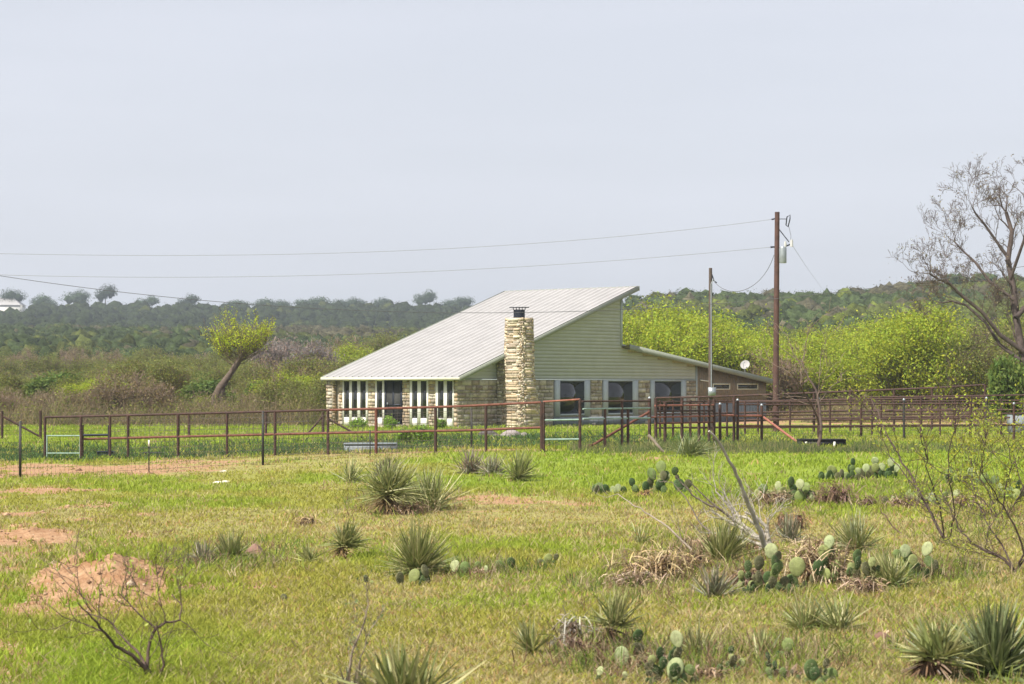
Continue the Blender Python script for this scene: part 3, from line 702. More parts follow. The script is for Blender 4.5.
b = MB(); b.tube([hp(uG(699), -.1, 2.42), hp(uG(707), -.1, 2.36)], .035, 6); b.build('light_tube', M['white'], house)
# front windows and door
def fwin(px0, px1, panes, door=False):
    fa, fe = vF(px1), vF(px0); b = MB(); P_ = sorted((vF(q), vF(p)) for p, q in panes)
    zt, zb = 2.36, .46; cur = fa
    for (a, e) in P_: hbox(-.022, .05, cur, a, .02, 2.42, b); cur = e
    hbox(-.022, .05, cur, fe, .02, 2.42, b)
    for (a, e) in P_: hbox(-.02, .05, a, e, zt, 2.42, b); hbox(-.019, .05, a, e, .02, zb, b)
    w = b.build('window', M['white'], house)
    for (a, e) in P_: hbox(-.004, .02, a, e, zb, zt).build('pane', M['glass'], w)
fwin(342.7, 367.8, [(344.2, 349.4), (352, 357.4), (360.4, 366)])
fwin(375.4, 384.6, [(377, 382.4)])
fwin(410, 428.2, [(412.2, 417.6), (420.9, 426.8)])
fwin(435.8, 453.6, [(438, 443.8), (447, 452.8)])
a, e = vF(402.2), vF(384.8); b = MB()
for q in ((a, a + .1), (e - .1, e), ((a + e) / 2 - .05, (a + e) / 2 + .05)): hbox(-.04, .03, q[0], q[1], .1, 2.4, b)
hbox(-.04, .03, a, e, 2.3, 2.4, b); hbox(-.04, .03, a, e, .1, .25, b); hbox(-.035, .03, a, e, 1.1, 1.16, b)
d = b.build('screen_door', M['darkmetal'], house); hbox(.0, .008, a + .1, e - .1, .25, 2.3).build('mesh_panel', M['screen'], d)
b = MB(); b.quadbox(hp(-.06, a + .95, 1.1), HG * -.04, HF * .03, UPZ * .15); b.build('handle', M['greymetal'], d)
hbox(-.9, -.05, a - .3, e + .3, -.1, .12).build('step', M['mortar'], house)
# roofs with raised ribs
def roof(u0, z0, u1, z1, v0, v1, name, th=.05, pitch=.46):
    L_ = math.hypot(u1 - u0, z1 - z0); b = MB(); pts = []; v = v0
    while v < v1 - .01:
        for dv, h in ((0, .065), (.035, .065), (.045, 0), (pitch - .008, 0)):
            if v + dv <= v1: pts.append((v + dv, h))
        v += pitch
    pts.append((v1, 0)); nn = len(pts); sl = (z1 - z0) / (u1 - u0); nx = np.array([-sl, 1]) / math.hypot(sl, 1)
    V = [hp(u0 + nx[0] * h, p, z0 + nx[1] * h) for p, h in pts] + [hp(u1 + nx[0] * h, p, z1 + nx[1] * h) for p, h in pts]
    b.add(V, [[i, i + nn, i + nn + 1, i + 1] for i in range(nn - 1)])
    W_ = [hp(u0, v0, z0 - th), hp(u1, v0, z1 - th), hp(u1, v1, z1 - th), hp(u0, v1, z0 - th)]
    b.add(W_, [[0, 1, 2, 3]])
    return b
r_ = roof(-.5, zmain(-.5), UR + .75, zmain(UR + .75), -.55, VB + .12, 'roof').build('roof', M['metal_roof'], house)
r2 = roof(UR, zlow(UR) + .0, UX + .6, zlow(UX + .6), -.5, VB + .12, 'roof').build('lower_roof', M['metal_roof'], house)
def rake(u0, z0, u1, z1, v, h, name, par, dv=.05, over=.0):
    b = MB(); V = [hp(u0, v - dv, z0 - h), hp(u1, v - dv, z1 - h), hp(u1, v - dv, z1 + over), hp(u0, v - dv, z0 + over)]; V += [q + HF * dv for q in V]
    b.add(V, [[0, 1, 2, 3], [7, 6, 5, 4], [4, 5, 1, 0], [5, 6, 2, 1], [6, 7, 3, 2], [7, 4, 0, 3]]); b.build(name, M['fascia'], par)
rake(-.5, zmain(-.5), UR + .75, zmain(UR + .75), -.552, .21, 'rake_board', r_, over=.03)
rake(-.5, zmain(-.5), UR + .75, zmain(UR + .75), VB + .18, .21, 'rake_board', r_, over=.03)
rake(UR + .02, zlow(UR), UX + .6, zlow(UX + .6), -.502, .22, 'rake_board', r2, over=.07)
b = MB(); b.quadbox(hp(-.56, -.6, zmain(-.5) - .16), HG * .055, HF * (VB + .78), UPZ * .15); b.build('eave_fascia', M['cream'], r_)
b = MB(); b.quadbox(hp(-.5, -.5, zmain(-.5) - .135), HG * .5, HF * (VB + .6), UPZ * .02); b.build('soffit', M['cream'], r_)
b = MB(); b.quadbox(hp(UR + .76, -.6, zmain(UR + .75) - .22), HG * .05, HF * (VB + .78), UPZ * .26); b.build('ridge_fascia', M['fascia'], r_)
# chimney: a rounded rectangular stone stack that flares towards the ground
cu, cv = 3.42, -1.16
def chring(z, extra=0., n=40):
    hu = float(np.interp(z, [-.2, 1.2, 2.6, 5.5], [.95, .72, .54, .47])) + extra; hv = float(np.interp(z, [-.2, 2.4, 5.5], [.72, .64, .60])) + extra
    off = float(np.interp(z, [-.2, 1.2, 2.6], [.28, .14, 0])); out = []
    for t in np.arange(n) / n * 6.2832:
        c_, s_ = math.cos(t), math.sin(t); e = .32
        out.append(hp(cu + off + hu * np.sign(c_) * abs(c_) ** e, cv + hv * np.sign(s_) * abs(s_) ** e, z))
    return out
core = MB(); zs = [-.2, 1.2, 2.6, 5.42]; V = sum((chring(z) for z in zs), []); n = 40
core.add(V, [[k * n + j, k * n + (j + 1) % n, (k + 1) * n + (j + 1) % n, (k + 1) * n + j] for k in range(3) for j in range(n)])
top = chring(5.42); core.add(top + [hp(cu, cv, 5.47)], [[j, (j + 1) % n, n] for j in range(n)])
chim = core.build('chimney', M['mortar'], house)
ch = MB(); z = -.1
while z < 5.42:
    h = R.uniform(.07, .15); N2 = 100; r0 = np.array(chring(z, 0, N2)); r1 = np.array(chring(z + h, 0, N2)); ax_ = hp(cu, cv, 0)
    i = R.randint(0, 4); end = i + N2
    while i < end - 1:
        st = min(R.randint(2, 7), end - i); a, e = i % N2, (i + st) % N2; i += st
        o = R.uniform(.02, .06) * (1 if R.random() < .85 else 1.5); c = np.array(R.choice(STC + [(.64, .56, .43), (.30, .25, .19), (.58, .46, .32)])) * R.uniform(.8, 1.2); dz = R.uniform(-.05, .05)
        p = [r0[a], r0[e], r1[e], r1[a]]; ctr = sum(p) / 4; nrm = ctr - ax_; nrm[2] = 0; nrm /= np.linalg.norm(nrm)
        q = [ctr + (v - ctr) * R.uniform(.86, .95) + nrm * o * R.uniform(.7, 1.2) + UPZ * dz for v in p]; p = [ctr + (v - ctr) * .97 - nrm * .03 for v in p]
        ch.add(p + q, [[4, 5, 6, 7], [0, 1, 5, 4], [1, 2, 6, 5], [2, 3, 7, 6], [3, 0, 4, 7]], c)
    z += h
ch.build('chimney_stonework', M['stone'], chim)
cc = hp(cu, cv, 0)
b = MB(); b.tube([cc + UPZ * 5.4, cc + UPZ * 5.98], .29, 12); b.build('flue', M['darkmetal'], chim)
b = MB(); b.quadbox(cc + np.array([-.5, -.3, 6.08]), (1.0, 0, 0), (0, .6, 0), (0, 0, .03))
for a in range(5): b.tube([cc + np.array([-.3 + .15 * a, -.2, 5.96]), cc + np.array([-.3 + .15 * a, -.2, 6.09])], .02, 4)
b.build('flue_cap', M['darkmetal'], chim)
b = MB(); a, e = 3.0, 3.95; b.quadbox(hp(a, -.65, -.1), HG * (e - a), HF * .63, UPZ * (zmain(a) - .12)); b.build('chimney_breast', M['mortar'], house)
b = MB(); stones(b, hp(a, -.65, 0), HF, -HG, .6, -.1, zmain(a) - .25, cols=GREY); b.build('breast_stonework', M['stone'], house)

# dish on the back slope
D = 131; g = P(745, 364.5, D); zb = P(745, 377, D).z
t = thing('satellite_dish', 'white satellite dish on a mast above the low end of the roof', 'dish', Vector((g.x, D, zb)))
b = MB(); nrm = Vector((-.35, -.8, .45)).normalized(); a1 = nrm.cross(Vector((0, 0, 1))).normalized(); a2 = nrm.cross(a1)
ring = []
for k, (r1, dd) in enumerate(((0.001, -.09), (.12, -.075), (.22, -.03), (.29, 0))):
    ring += [g + (a1 * math.cos(t_) + a2 * math.sin(t_)) * r1 + nrm * dd for t_ in np.arange(18) / 18 * 6.283]
f = [[k * 18 + j, k * 18 + (j + 1) % 18, (k + 1) * 18 + (j + 1) % 18, (k + 1) * 18 + j] for k in range(3) for j in range(18)]
b.add([tuple(q) for q in ring], f); b.build('reflector', M['dish'], t, flat=False)
b = MB(); b.tube([Vector((g.x, D + .1, zb - .1)), Vector((g.x, D + .1, g.z - .1)), g - nrm * .09], .025, 6); b.build('mast', M['greymetal'], t)
b = MB(); b.tube([g - a2 * -.33, g + nrm * .35 + a2 * .1], .012, 5); b.quadbox(g + nrm * .33 + a2 * .08, (.08, 0, 0), (0, .1, 0), (0, 0, .06)); b.build('receiver_arm', M['greymetal'], t)

# ---------------------------------------------------------------- fences
def pipe_fence(name, label, cat, pts, rails, posts, mats=('rust', 'rust_dark'), r=.035, pr=.042, mesh=None, caps=False, loc=None, group=None):
    """pts: (px, D) track; rails: list of [(px, py)...]; posts: (px, top_py, [D])"""
    tr = lambda px: float(np.interp(px, [p[0] for p in pts], [p[1] for p in pts]))
    g = GD(pts[0][0], pts[0][1]); t = thing(name, label, cat, g, group)
    for i, rl in enumerate(rails):
        m_ = mats[0]; rr = r; nm = 'rail'
        if isinstance(rl, tuple): rl, m_ = rl
        b = MB(); q = []
        for (a, c), (a2, c2) in zip(rl[:-1], rl[1:]):
            k = max(1, int(abs(a2 - a) / 60)); q += [(a + (a2 - a) * j / k, c + (c2 - c) * j / k) for j in range(k)]
        q.append(rl[-1]); b.tube([P(a, c, tr(a)) for a, c in q], rr, 8); b.build(nm, M[m_], t, flat=False)
    for p in posts:
        px, py = p[0], p[1]; mm = p[2] if len(p) > 2 else mats[1]
        gg = GD(px, tr(px)); top = P(px, py, tr(px)); b = MB(); b.tube([gg - Vector((0, 0, .2)), Vector((gg.x, gg.y, top.z))], pr, 8); o = b.build('post', M[mm], t, flat=False)
        if caps or (len(p) > 3 and p[3]):
            c_ = MB(); c_.tube([Vector((gg.x, gg.y, top.z - .01)), Vector((gg.x, gg.y, top.z + .03)), Vector((gg.x, gg.y, top.z + .06))], [.046, .048, .02], 8); c_.build('cap', M['greymetal'], o)
    if mesh:
        a, e, up, n_h = mesh; b = MB(); x0, x1 = P(a, 0, tr(a)).x, P(e, 0, tr(e)).x; nv = int(abs(x1 - x0) / .15)
        for k in range(nv + 1):
            px = a + (e - a) * k / nv; gg = GD(px, tr(px)); tz = P(px, float(np.interp(px, [q[0] for q in up], [q[1] for q in up])), tr(px)).z
            b.tube([gg + Vector((0, .05, .02)), Vector((gg.x, gg.y + .05, tz))], .0048, 3, cap=False)
        for h in range(n_h):
            q = []
            for k in range(0, nv + 1, 6):
                px = a + (e - a) * k / nv; gg = GD(px, tr(px)); tz = P(px, float(np.interp(px, [z_[0] for z_ in up], [z_[1] for z_ in up])), tr(px)).z
                q.append(Vector((gg.x, gg.y + .05, gg.z + .03 + (tz - gg.z - .03) * h / (n_h - 1))))
            b.tube(q, .005, 3, cap=False)
        b.build('wire_mesh', M['wire'], t)
    return t
TR1 = [(40, 68), (300, 65), (541, 62), (600, 62)]
tl = [(45, 417.2), (130, 415.3), (330, 410), (455, 406.5), (541, 402.4)]
pf = pipe_fence('pipe_fence', 'long rusty red pipe fence with net wire across the pasture in front of the house', 'fence', TR1,
    [(tl[:3], 'rust_dark'), ([(330, 410), (455, 406.5), (541, 402.4)], 'rust'), ([(110, 438.3), (330, 433), (470, 430.3), (541, 427.5)], 'rust')],
    [(45, 417, 'rust_dark'), (81, 416.5), (110, 416), (128, 415.5), (178, 414.5), (227, 413), (275, 412), (328, 410), (376, 409, 'rust'), (435.5, 407), (486, 405), (541.5, 402)],
    mesh=(110, 541, [(45, 417.2), (330, 410), (541, 402.4)], 9))
# rails between the two posts of the brace panel, and the gate panels
pipe_fence('gate', 'pale green two rail gate panel at the left end of the rusty pipe fence', 'gate', [(45, 67.9), (82, 67.9)],
    [([(47, 435.8), (80, 435.8)], 'green_pipe'), ([(47, 453.3), (80, 453.3)], 'green_pipe')], [(47, 435, 'green_pipe'), (80, 435, 'green_pipe')], r=.022, pr=.022)
pipe_fence('brace_panel', 'dark pipe H brace panel beside the green gate at the left of the fence', 'fence', [(81, 68.1), (112, 68.1)],
    [([(81, 435.3), (110, 434.8)], 'darkmetal'), ([(81, 439), (110, 438.5)], 'rust')], [(82.4, 425, 'rust_dark'), (109, 425, 'darkmetal')])
pipe_fence('gate', 'gate with orange top rail and two cream rails at the end of the pipe fence', 'gate', [(541, 62), (581, 62)],
    [([(543, 401.8), (580, 399.4)], 'rust_lit'), ([(543, 420.2), (579, 419.6)], 'green_pipe'), ([(543, 439.6), (579, 439.2)], 'green_pipe')],
    [(543.6, 402, 'rust_dark'), (580, 399, 'rust_dark')], mesh=(543, 580, [(541, 420), (581, 419.5)], 6), r=.026)
pipe_fence('pipe_fence', 'dark pipe and pale green rail fence between the cream railed gate and the corral', 'fence', [(581, 64), (655, 66)],
    [([(582, 401.3), (650, 401)], 'rust_dark'), ([(583, 409), (650, 408)], 'green_pipe'), ([(583, 418.8), (650, 418)], 'green_pipe')],
    [(622, 401), (605, 409), (628, 409)], mesh=(583, 650, [(580, 418.5), (650, 418)], 6), r=.026)
# wire fence in front of it with T posts
def wire_fence():
    tr = lambda px: float(np.interp(px, [-150, 20, 149, 263, 370, 470], [50, 52.5, 55, 57.5, 62, 66]))
    t = thing('wire_fence', 'thin wire fence on dark steel T posts along the bare soil at the left', 'fence', GD(20, 52.5))
    for px, top, w in ((-70, 424, .03), (20.2, 421, .032), (149, 440, .012), (263, 411, .032), (370, 430, .015), (471.5, 408, .032)):
        g = GD(px, tr(px)); tp = P(px, top, tr(px)); b = MB(); b.quadbox(g + Vector((-w, -.004, -.2)), (2 * w, 0, 0), (0, .008, 0), (0, 0, tp.z - g.z + .2)); b.quadbox(g + Vector((-.006, 0.004, -.2)), (.012, 0, 0), (0, .045, 0), (0, 0, tp.z - g.z + .2))
        o = b.build('post', M['tpost'], t)
        if px == 149: c_ = MB(); c_.quadbox(Vector((g.x - .02, g.y - .02, tp.z - .16)), (.04, 0, 0), (0, .015, 0), (0, 0, .16)); c_.build('white_tip', M['white'], o)
    b = MB()
    xs = np.linspace(-150, 470, 28)
    for h in (.08, .24, .42, .62, .85, 1.1): b.tube([GD(px, tr(px)) + Vector((0, 0, h)) for px in xs], .0034, 3, cap=False)
    for px in np.arange(-150, 470, 4.2): g = GD(px, tr(px)); b.tube([g + Vector((0, 0, .03)), g + Vector((0, 0, .85))], .0026, 3, cap=False)
    b.build('wire_mesh', M['wire'], t)
wire_fence()
# fence at the back of the yard with two braced corners
bk = pipe_fence('yard_fence', 'dark posts with diagonal braces along the far side of the yard', 'fence', [(-60, 88), (45, 90), (330, 92)],
    [], [(2, 411), (40.5, 410.5), (189, 415), (266, 412), (323, 412)], pr=.06, mesh=(-60, 323, [(-60, 414), (330, 414)], 7))
for a, c in (((2, 416), (39, 436)), ((322, 417), (305, 437)), ((327, 418), (360, 436.5))):
    D = float(np.interp(a[0], [-60, 45, 330], [88, 90, 92])); b = MB(); b.tube([P(*a, D), P(*c, D)], .045, 6); b.build('brace', M['rust_dark'], bk)
# corral
TC = [(640, 68), (655, 70), (720, 72), (765, 74)]
c1 = pipe_fence('corral_fence', 'corral section of three pinkish rails between rusty posts at the left end of the corral', 'corral fence', [(640, 66), (715, 70)],
    [([(655, 405.6), (714, 405)], 'rust_lit'), ([(655, 411), (714, 410.6)], 'rust_dark'), ([(650, 417.2), (714, 416)], 'rust_lit'), ([(655, 423.5), (714, 422)], 'rust')],
    [(649.5, 398.5, 'rust_dark', 1), (655.8, 398), (665, 402), (682, 398), (699, 403), (709, 400), (714, 399)], pr=.05, r=.028)
b = MB(); b.tube([P(649, 412, 66), P(591, 446, 65)], .04, 7); b.build('brace', M['rust'], c1); b = MB(); g = GD(591, 65); b.tube([g, P(591, 444, 65)], .06, 7); b.build('brace_foot', M['rust'], c1)
c2 = pipe_fence('corral_fence', 'corral section with one long orange rail and white capped posts beside the utility pole', 'corral fence', [(715, 70), (765, 72)],
    [([(720, 415), (740, 415.8), (761.5, 415.8)], 'rust_lit'), ([(739, 426), (761, 426)], 'rust')],
    [(720, 404.5, 'rust_dark', 1), (734, 397), (737.6, 400.5, 'rust_dark', 1), (761.7, 405.5, 'rust_dark', 1)], pr=.048, r=.036)
b = MB(); b.tube([P(762, 416, 72), P(808, 450, 69)], .04, 7); b.build('brace', M['rust_lit'], c2)
TB = [(655, 92), (780, 90), (850, 88), (985, 84), (1100, 82)]
pipe_fence('corral_fence', 'tall dark pipe corral fence whose top rail climbs to the right behind the trough', 'corral fence', TB,
    [([(656, 398), (720, 396.5), (780, 394.2), (850, 391.3), (932, 388), (985, 384.8)], 'rust_dark')] + [([(738, a), (850, a - 2), (985, a - 4)], 'rust_dark') for a in (401.5, 412.8, 420)],
    [(699, 397), (734, 396), (814, 393), (850.5, 391.5), (894, 390), (932, 388), (985, 384.8)], pr=.05, r=.04)
pipe_fence('corral_fence', 'lower five rail dark corral fence at the right edge in front of the tall one', 'corral fence', [(738, 76), (860, 77), (985, 75), (1100, 74)],
    [([(739, 404.5), (815, 404.8), (905, 403.8), (1100, 403)], 'rust_dark'), ([(739, 426), (818, 426), (905, 425.2), (1010, 424.6), (1100, 424)], 'rust_dark'), ([(860, 397.5), (960, 396), (1100, 394)], 'rust_dark'), ([(860, 411.3), (1100, 409)], 'rust_dark'), ([(820, 420), (1010, 417.5)], 'rust_dark')],
    [(818.5, 399, 'rust_dark', 1), (861, 398), (904, 400, 'tpost', 1), (921, 396.5), (970.5, 396), (986.5, 398.5, 'tpost', 1), (1014, 404, 'rust_dark', 1), (1060, 396)], pr=.045, r=.03, mesh=(740, 1090, [(740, 426), (1090, 424)], 6))
pipe_fence('corral_fence', 'middle dark corral fence with close rails between the tall fence and the lower one', 'corral fence', [(655, 82), (850, 82), (1100, 79)],
    [([(690, a), (850, a - 1.2), (1100, a - 3)], mm) for a, mm in ((402.8, 'rust_dark'), (415.8, 'rust_dark'), (428, 'rust_dark'))],
    [(690, 401), (745, 401), (758, 401), (790, 401), (830, 400), (872, 400), (881, 400), (940, 399), (955, 399), (1001, 398), (1040, 398)], pr=.04, r=.027)
pipe_fence('cattle_chute', 'narrow dark pipe alley of close posts at the left end of the corral', 'corral fence', [(655, 75), (735, 77)],
    [([(657, 402), (733, 401)], 'rust_dark'), ([(657, 414), (733, 413)], 'rust_dark'), ([(657, 428), (733, 427)], 'rust_dark')],
    [(660, 400), (673, 400), (690.5, 400), (704, 400), (727, 400)], pr=.04, r=.026)
# things behind the fence
def boxthing(name, label, cat, px0, px1, py0, py1, D, dep, m_, rim=True, legs=False):
    a = GD(px0, D); x1 = P(px1, 0, D).x; zt = P(px0, py0, D).z; zb = min(a.z, P(px0, py1, D).z) if not legs else P(px0, py1, D).z
    t = thing(name, label, cat, Vector((a.x, D, a.z))); w = x1 - a.x; b = MB(); th = .03
    b.quadbox((a.x, D, zb), (w, 0, 0), (0, th, 0), (0, 0, zt - zb)); b.quadbox((a.x, D + dep, zb), (w, 0, 0), (0, th, 0), (0, 0, zt - zb))
    b.quadbox((a.x, D + th, zb), (th, 0, 0), (0, dep - th, 0), (0, 0, zt - zb)); b.quadbox((x1 - th, D + th, zb), (th, 0, 0), (0, dep - th, 0), (0, 0, zt - zb)); b.quadbox((a.x + th, D + th, zb + .02), (w - 2 * th, 0, 0), (0, dep - th, 0), (0, 0, .03))
    b.build('tank', M[m_], t)
    if rim:
        b = MB(); b.tube([(a.x, D - .01, zt), (x1, D - .01, zt), (x1, D + dep + .03, zt), (a.x, D + dep + .03, zt), (a.x, D - .01, zt)], .025, 5); b.build('rim', M[m_], t)
    if legs:
        for q in (a.x + .15, x1 - .55 * w * .5): b = MB(); b.quadbox((q, D - .03, a.z - .05), (.06, 0, 0), (0, .02, 0), (0, 0, zt - a.z)); b.build('leg', M['white'], t)
    return t
boxthing('stock_trough', 'long grey metal stock trough behind the pipe fence in front of the house', 'trough', 344, 396, 444, 456.5, 66.3, .7, 'slate')
boxthing('stock_trough', 'black stock trough on pale legs under the dark corral rails', 'trough', 800, 846, 440, 449, 66, .7, 'black', legs=True)
boxthing('feed_box', 'dark blue feed box behind the brace panel at the left of the fence', 'box', 97, 112, 452, 459, 69.5, .4, 'darkmetal')
boxthing('feed_box', 'low dark feed box behind the fence at the left near the white tipped post', 'box', 143, 158, 453, 458.5, 69.5, .4, 'darkmetal')
boxthing('metal_bin', 'pale grey metal bin behind the corral fence at the right edge', 'bin', 1012, 1032, 414, 436, 82, .8, 'slate')
def rock(px, py, D, s, c, label, name='rock', sq=.7):
    g = GD(px, D) if D else G(px, py); me = MB(); import itertools
    n1, n2 = 7, 10; V = []; seed = R.random() * 50
    for i in range(n1 + 1):
        for j in range(n2):
            th = i / n1 * math.pi; ph = j / n2 * 6.283; d = np.array([math.sin(th) * math.cos(ph), math.sin(th) * math.sin(ph), math.cos(th) * sq])
            k = .75 + .5 * float(vnoise(d[0] * 1.8 + seed, d[1] * 1.8 + d[2] * 1.3)); V.append(np.array(tuple(g)) + d * s * k)
    f = [[i * n2 + j, i * n2 + (j + 1) % n2, (i + 1) * n2 + (j + 1) % n2, (i + 1) * n2 + j] for i in range(n1) for j in range(n2)]
    me.add(V, f, c); o = me.build(name, M['stone'], loc=g); tag(o, label, 'rock'); return o
rock(489, 445, 80, .42, (.09, .08, .075), 'dark rock behind the fence between the dark fence post and the chimney')
rock(511, 446, 79, .40, (.30, .26, .25), 'grey pink rock behind the fence right of the dark rock'); 
rock(524, 447, 79, .25, (.28, .25, .23), 'smaller grey rock beside the grey pink rock behind the fence')
rock(497, 447, 79, .22, (.12, .10, .09), 'small dark rock between the larger rocks behind the fence')
rock(224, 472, 0, .12, (.6, .56, .48), 'small pale stone on the grass above the other two pale stones at the left', sq=.4)
rock(219, 483, 0, .14, (.6, .56, .48), 'pale flat stone in the grass left of another', sq=.35)
rock(226, 482, 0, .10, (.6, .56, .48), 'small pale stone right beside the flat one', sq=.4)
rock(746, 594, 0, .07, (.66, .60, .50), 'pale bone coloured stone in the grass below the cactus clump', sq=.4)
rock(738, 592, 0, .06, (.66, .60, .50), 'bone coloured stone left of its twin in the grass', sq=.4)
rock(255, 556, 0, .13, (.22, .13, .10), 'dark brown lump beside the grey yucca at the left', sq=1.1)
rock(881, 640, 0, .08, (.18, .10, .075), 'reddish brown lump in the dry grass left of the corner yuccas', sq=.8)
rock(874, 646, 0, .05, (.45, .30, .2), 'small tan stone below the reddish brown lump', sq=.5)

# ---------------------------------------------------------------- poles and lines
def pole(px, top, D, r, m_, label):
    g = GD(px, D); tp = P(px, top, D); t = thing('utility_pole', label, 'utility pole', g)
    b = MB(); b.tube([g - Vector((0, 0, .5)), g + Vector((0, 0, 3)), Vector((tp.x + (.05 if r > .1 else 0), D, tp.z))], [r * 1.15, r * 1.05, r * .85], 14); b.build('shaft', M[m_], t, flat=False); return t
D1 = 90; p1 = pole(776, 212, D1, .115, 'pole', 'tall brown wooden utility pole carrying the transformer')
D2 = 96; p2 = pole(710.5, 268, D2, .085, 'greypole', 'shorter grey utility pole in front of the low end of the house')
b = MB(); c = P(780.5, 0, D1); zt, zb = P(0, 247.5, D1).z, P(0, 263.5, D1).z
tc_ = (P(779.5, 0, D1).x + .1); b.tube([(tc_, D1 - .3, zb), (tc_, D1 - .3, zb + .04), (tc_, D1 - .3, zt - .05), (tc_, D1 - .3, zt)], [.14, .15, .15, .13], 14); tr_ = b.build('transformer', M['greymetal'], p1, flat=False)
b = MB(); b.tube([(tc_ + .1, D1 - .3, zt), (tc_ + .1, D1 - .3, zt + .1), (tc_ + .1, D1 - .3, zt + .24)], [.04, .06, .03], 8); b.build('bushing', M['porcelain'], tr_, flat=False)
b = MB(); xa = P(791, 0, D1).x; b.tube([(xa, D1 - .2, P(0, 247, D1).z), (xa, D1 - .2, P(0, 240, D1).z)], [.07, .05], 8); b.build('arrester', M['porcelain'], p1)
b = MB(); b.tube([P(778, 228, D1), P(789, 242, D1)], .02, 5); b.tube([P(784, 247, D1), P(791, 244, D1)], .03, 5); b.build('bracket', M['darkmetal'], p1)
b = MB(); b.tube([P(787, 217, D1), P(790, 215, D1), P(790, 219, D1), P(788, 227, D1), P(786, 225, D1), P(787, 217, D1)], .025, 5); b.tube([P(778, 219, D1), P(787, 219, D1)], .015, 5); b.build('cutout_switch', M['darkmetal'], p1)
b = MB(); b.tube([P(789, 227, D1), P(791, 236, D1), P(790.5, 242, D1)], .008, 4); b.build('jumper_wire', M['cable'], p1)
b = MB(); b.tube([P(771.5, 219.5, D1), P(778, 218, D1)], [.035, .03], 6); b.tube([P(770.5, 247.2, D1), P(776, 246.8, D1)], [.045, .03], 6); b.build('insulator', M['darkmetal'], p1)
b = MB(); x2 = P(710.5, 0, D2).x; b.quadbox((x2 - .12, D2 - .25, P(0, 397, D2).z), (.34, 0, 0), (0, .14, 0), (0, 0, .42)); b.build('meter_box', M['greymetal'], p2)
b = MB(); b.tube([(x2 + .02, D2 - .17, P(0, 393, D2).z), (x2 + .02, D2 - .1, P(0, 284, D2).z), (x2 + .12, D2 - .12, P(0, 279, D2).z), (x2 + .2, D2 - .12, P(0, 283, D2).z)], .025, 6); b.build('conduit', M['greymetal'], p2)
b = MB(); b.tube([(x2 + .05, D2, P(0, 274, D2).z), (x2 + .15, D2 - .1, P(0, 281, D2).z), (x2 + .26, D2 - .1, P(0, 283, D2).z)], .03, 5); b.build('service_bracket', M['darkmetal'], p2)
def wire(name, label, pts, r, m_='cable'):
    xs = np.array([p[0] for p in pts], float); n = 60; t = np.linspace(0, 1, n)
    tt = np.linspace(0, 1, len(pts)); Q = np.array([tuple(P(*p)) for p in pts])
    # smooth quadratic / cubic fit through the points gives the sag
    deg = min(len(pts) - 1, 3); s = np.concatenate([[0], np.cumsum(np.linalg.norm(np.diff(Q, axis=0), axis=1))]); s /= s[-1]
    q = np.stack([np.polyval(np.polyfit(s, Q[:, k], deg), t) for k in range(3)], 1); q[0] = Q[0]; q[-1] = Q[-1]
    b = MB(); b.tube(q, r, 4); tag(b.build(name, M[m_], loc=Vector(tuple(Q[0]))), label, 'cable')
wire('power_line', 'highest thin power line running left from the top of the brown pole', [(-160, 249, D1), (0, 253.5, D1), (250, 255, D1), (500, 245.5, D1), (771, 219.5, D1)], .008, 'greycable')
wire('power_line', 'second thin power line running left from the transformer height', [(-160, 268, D1), (0, 275, D1), (250, 276.5, D1), (500, 268, D1), (770, 247.2, D1)], .008, 'greycable')
wire('power_line', 'dark sagging cable crossing the roof and passing the hill crest at the right', [(-120, 256, 80), (0, 274, 80), (180, 298.5, 82), (400, 311.5, 84), (560, 313, 86), (700, 305.5, 87), (870, 287, 88), (1120, 250, 88)], .010)
wire('service_cable', 'short drooping cable between the grey pole and the brown pole', [(713, 280, D2), (722, 288, 95), (738, 291.5, 93.5), (755, 284, 92), (774, 255, D1)], .012)
wire('power_line', 'thin line dropping to the right behind the brown pole', [(791, 243, D1), (808, 269, 150), (823, 290, 240), (845, 322, 330)], .008, 'greycable')
# ---------------------------------------------------------------- foreground plants
def ppm(g): return FP / g.y
def blade(b, o, d, L_, w, c, droop=.1, seg=4, tipc=None):
    d = Vector(d).normalized(); side = d.cross(Vector((0, 0, 1)))
    if side.length < .1: side = Vector((1, 0, 0))
    side.normalize(); rot = R.uniform(-.9, .9); nn = side.cross(d).normalized(); side = side * math.cos(rot) + nn * math.sin(rot); nn = side.cross(d).normalized()
    prof = [.75, 1, .85, .5, .0][:seg + 1]; V = []; cs = []
    for k in range(seg + 1):
        t = k / seg; p = Vector(o) + d * L_ * t - Vector((0, 0, 1)) * droop * L_ * t * t; w_ = w * (prof[k] if k < len(prof) else 0)
        V += [p - side * w_ + nn * w_ * .35, p, p + side * w_ + nn * w_ * .35]
        cc = np.array(c) * (1 - .0 * t); cs += [cc] * 3
    f = []
    for k in range(seg):
        i = k * 3; f += [[i, i + 1, i + 4, i + 3], [i + 1, i + 2, i + 5, i + 4]]
    b.add([tuple(v) for v in V], f, np.array(cs))
def sphdir(el0, el1, r=R):
    a = r.uniform(0, 6.283); e = rad(r.uniform(el0, el1)); return Vector((math.cos(a) * math.cos(e), math.sin(a) * math.cos(e), math.sin(e)))
LEAFC = [(.22, .25, .085), (.30, .31, .12), (.15, .18, .06), (.40, .38, .18)]
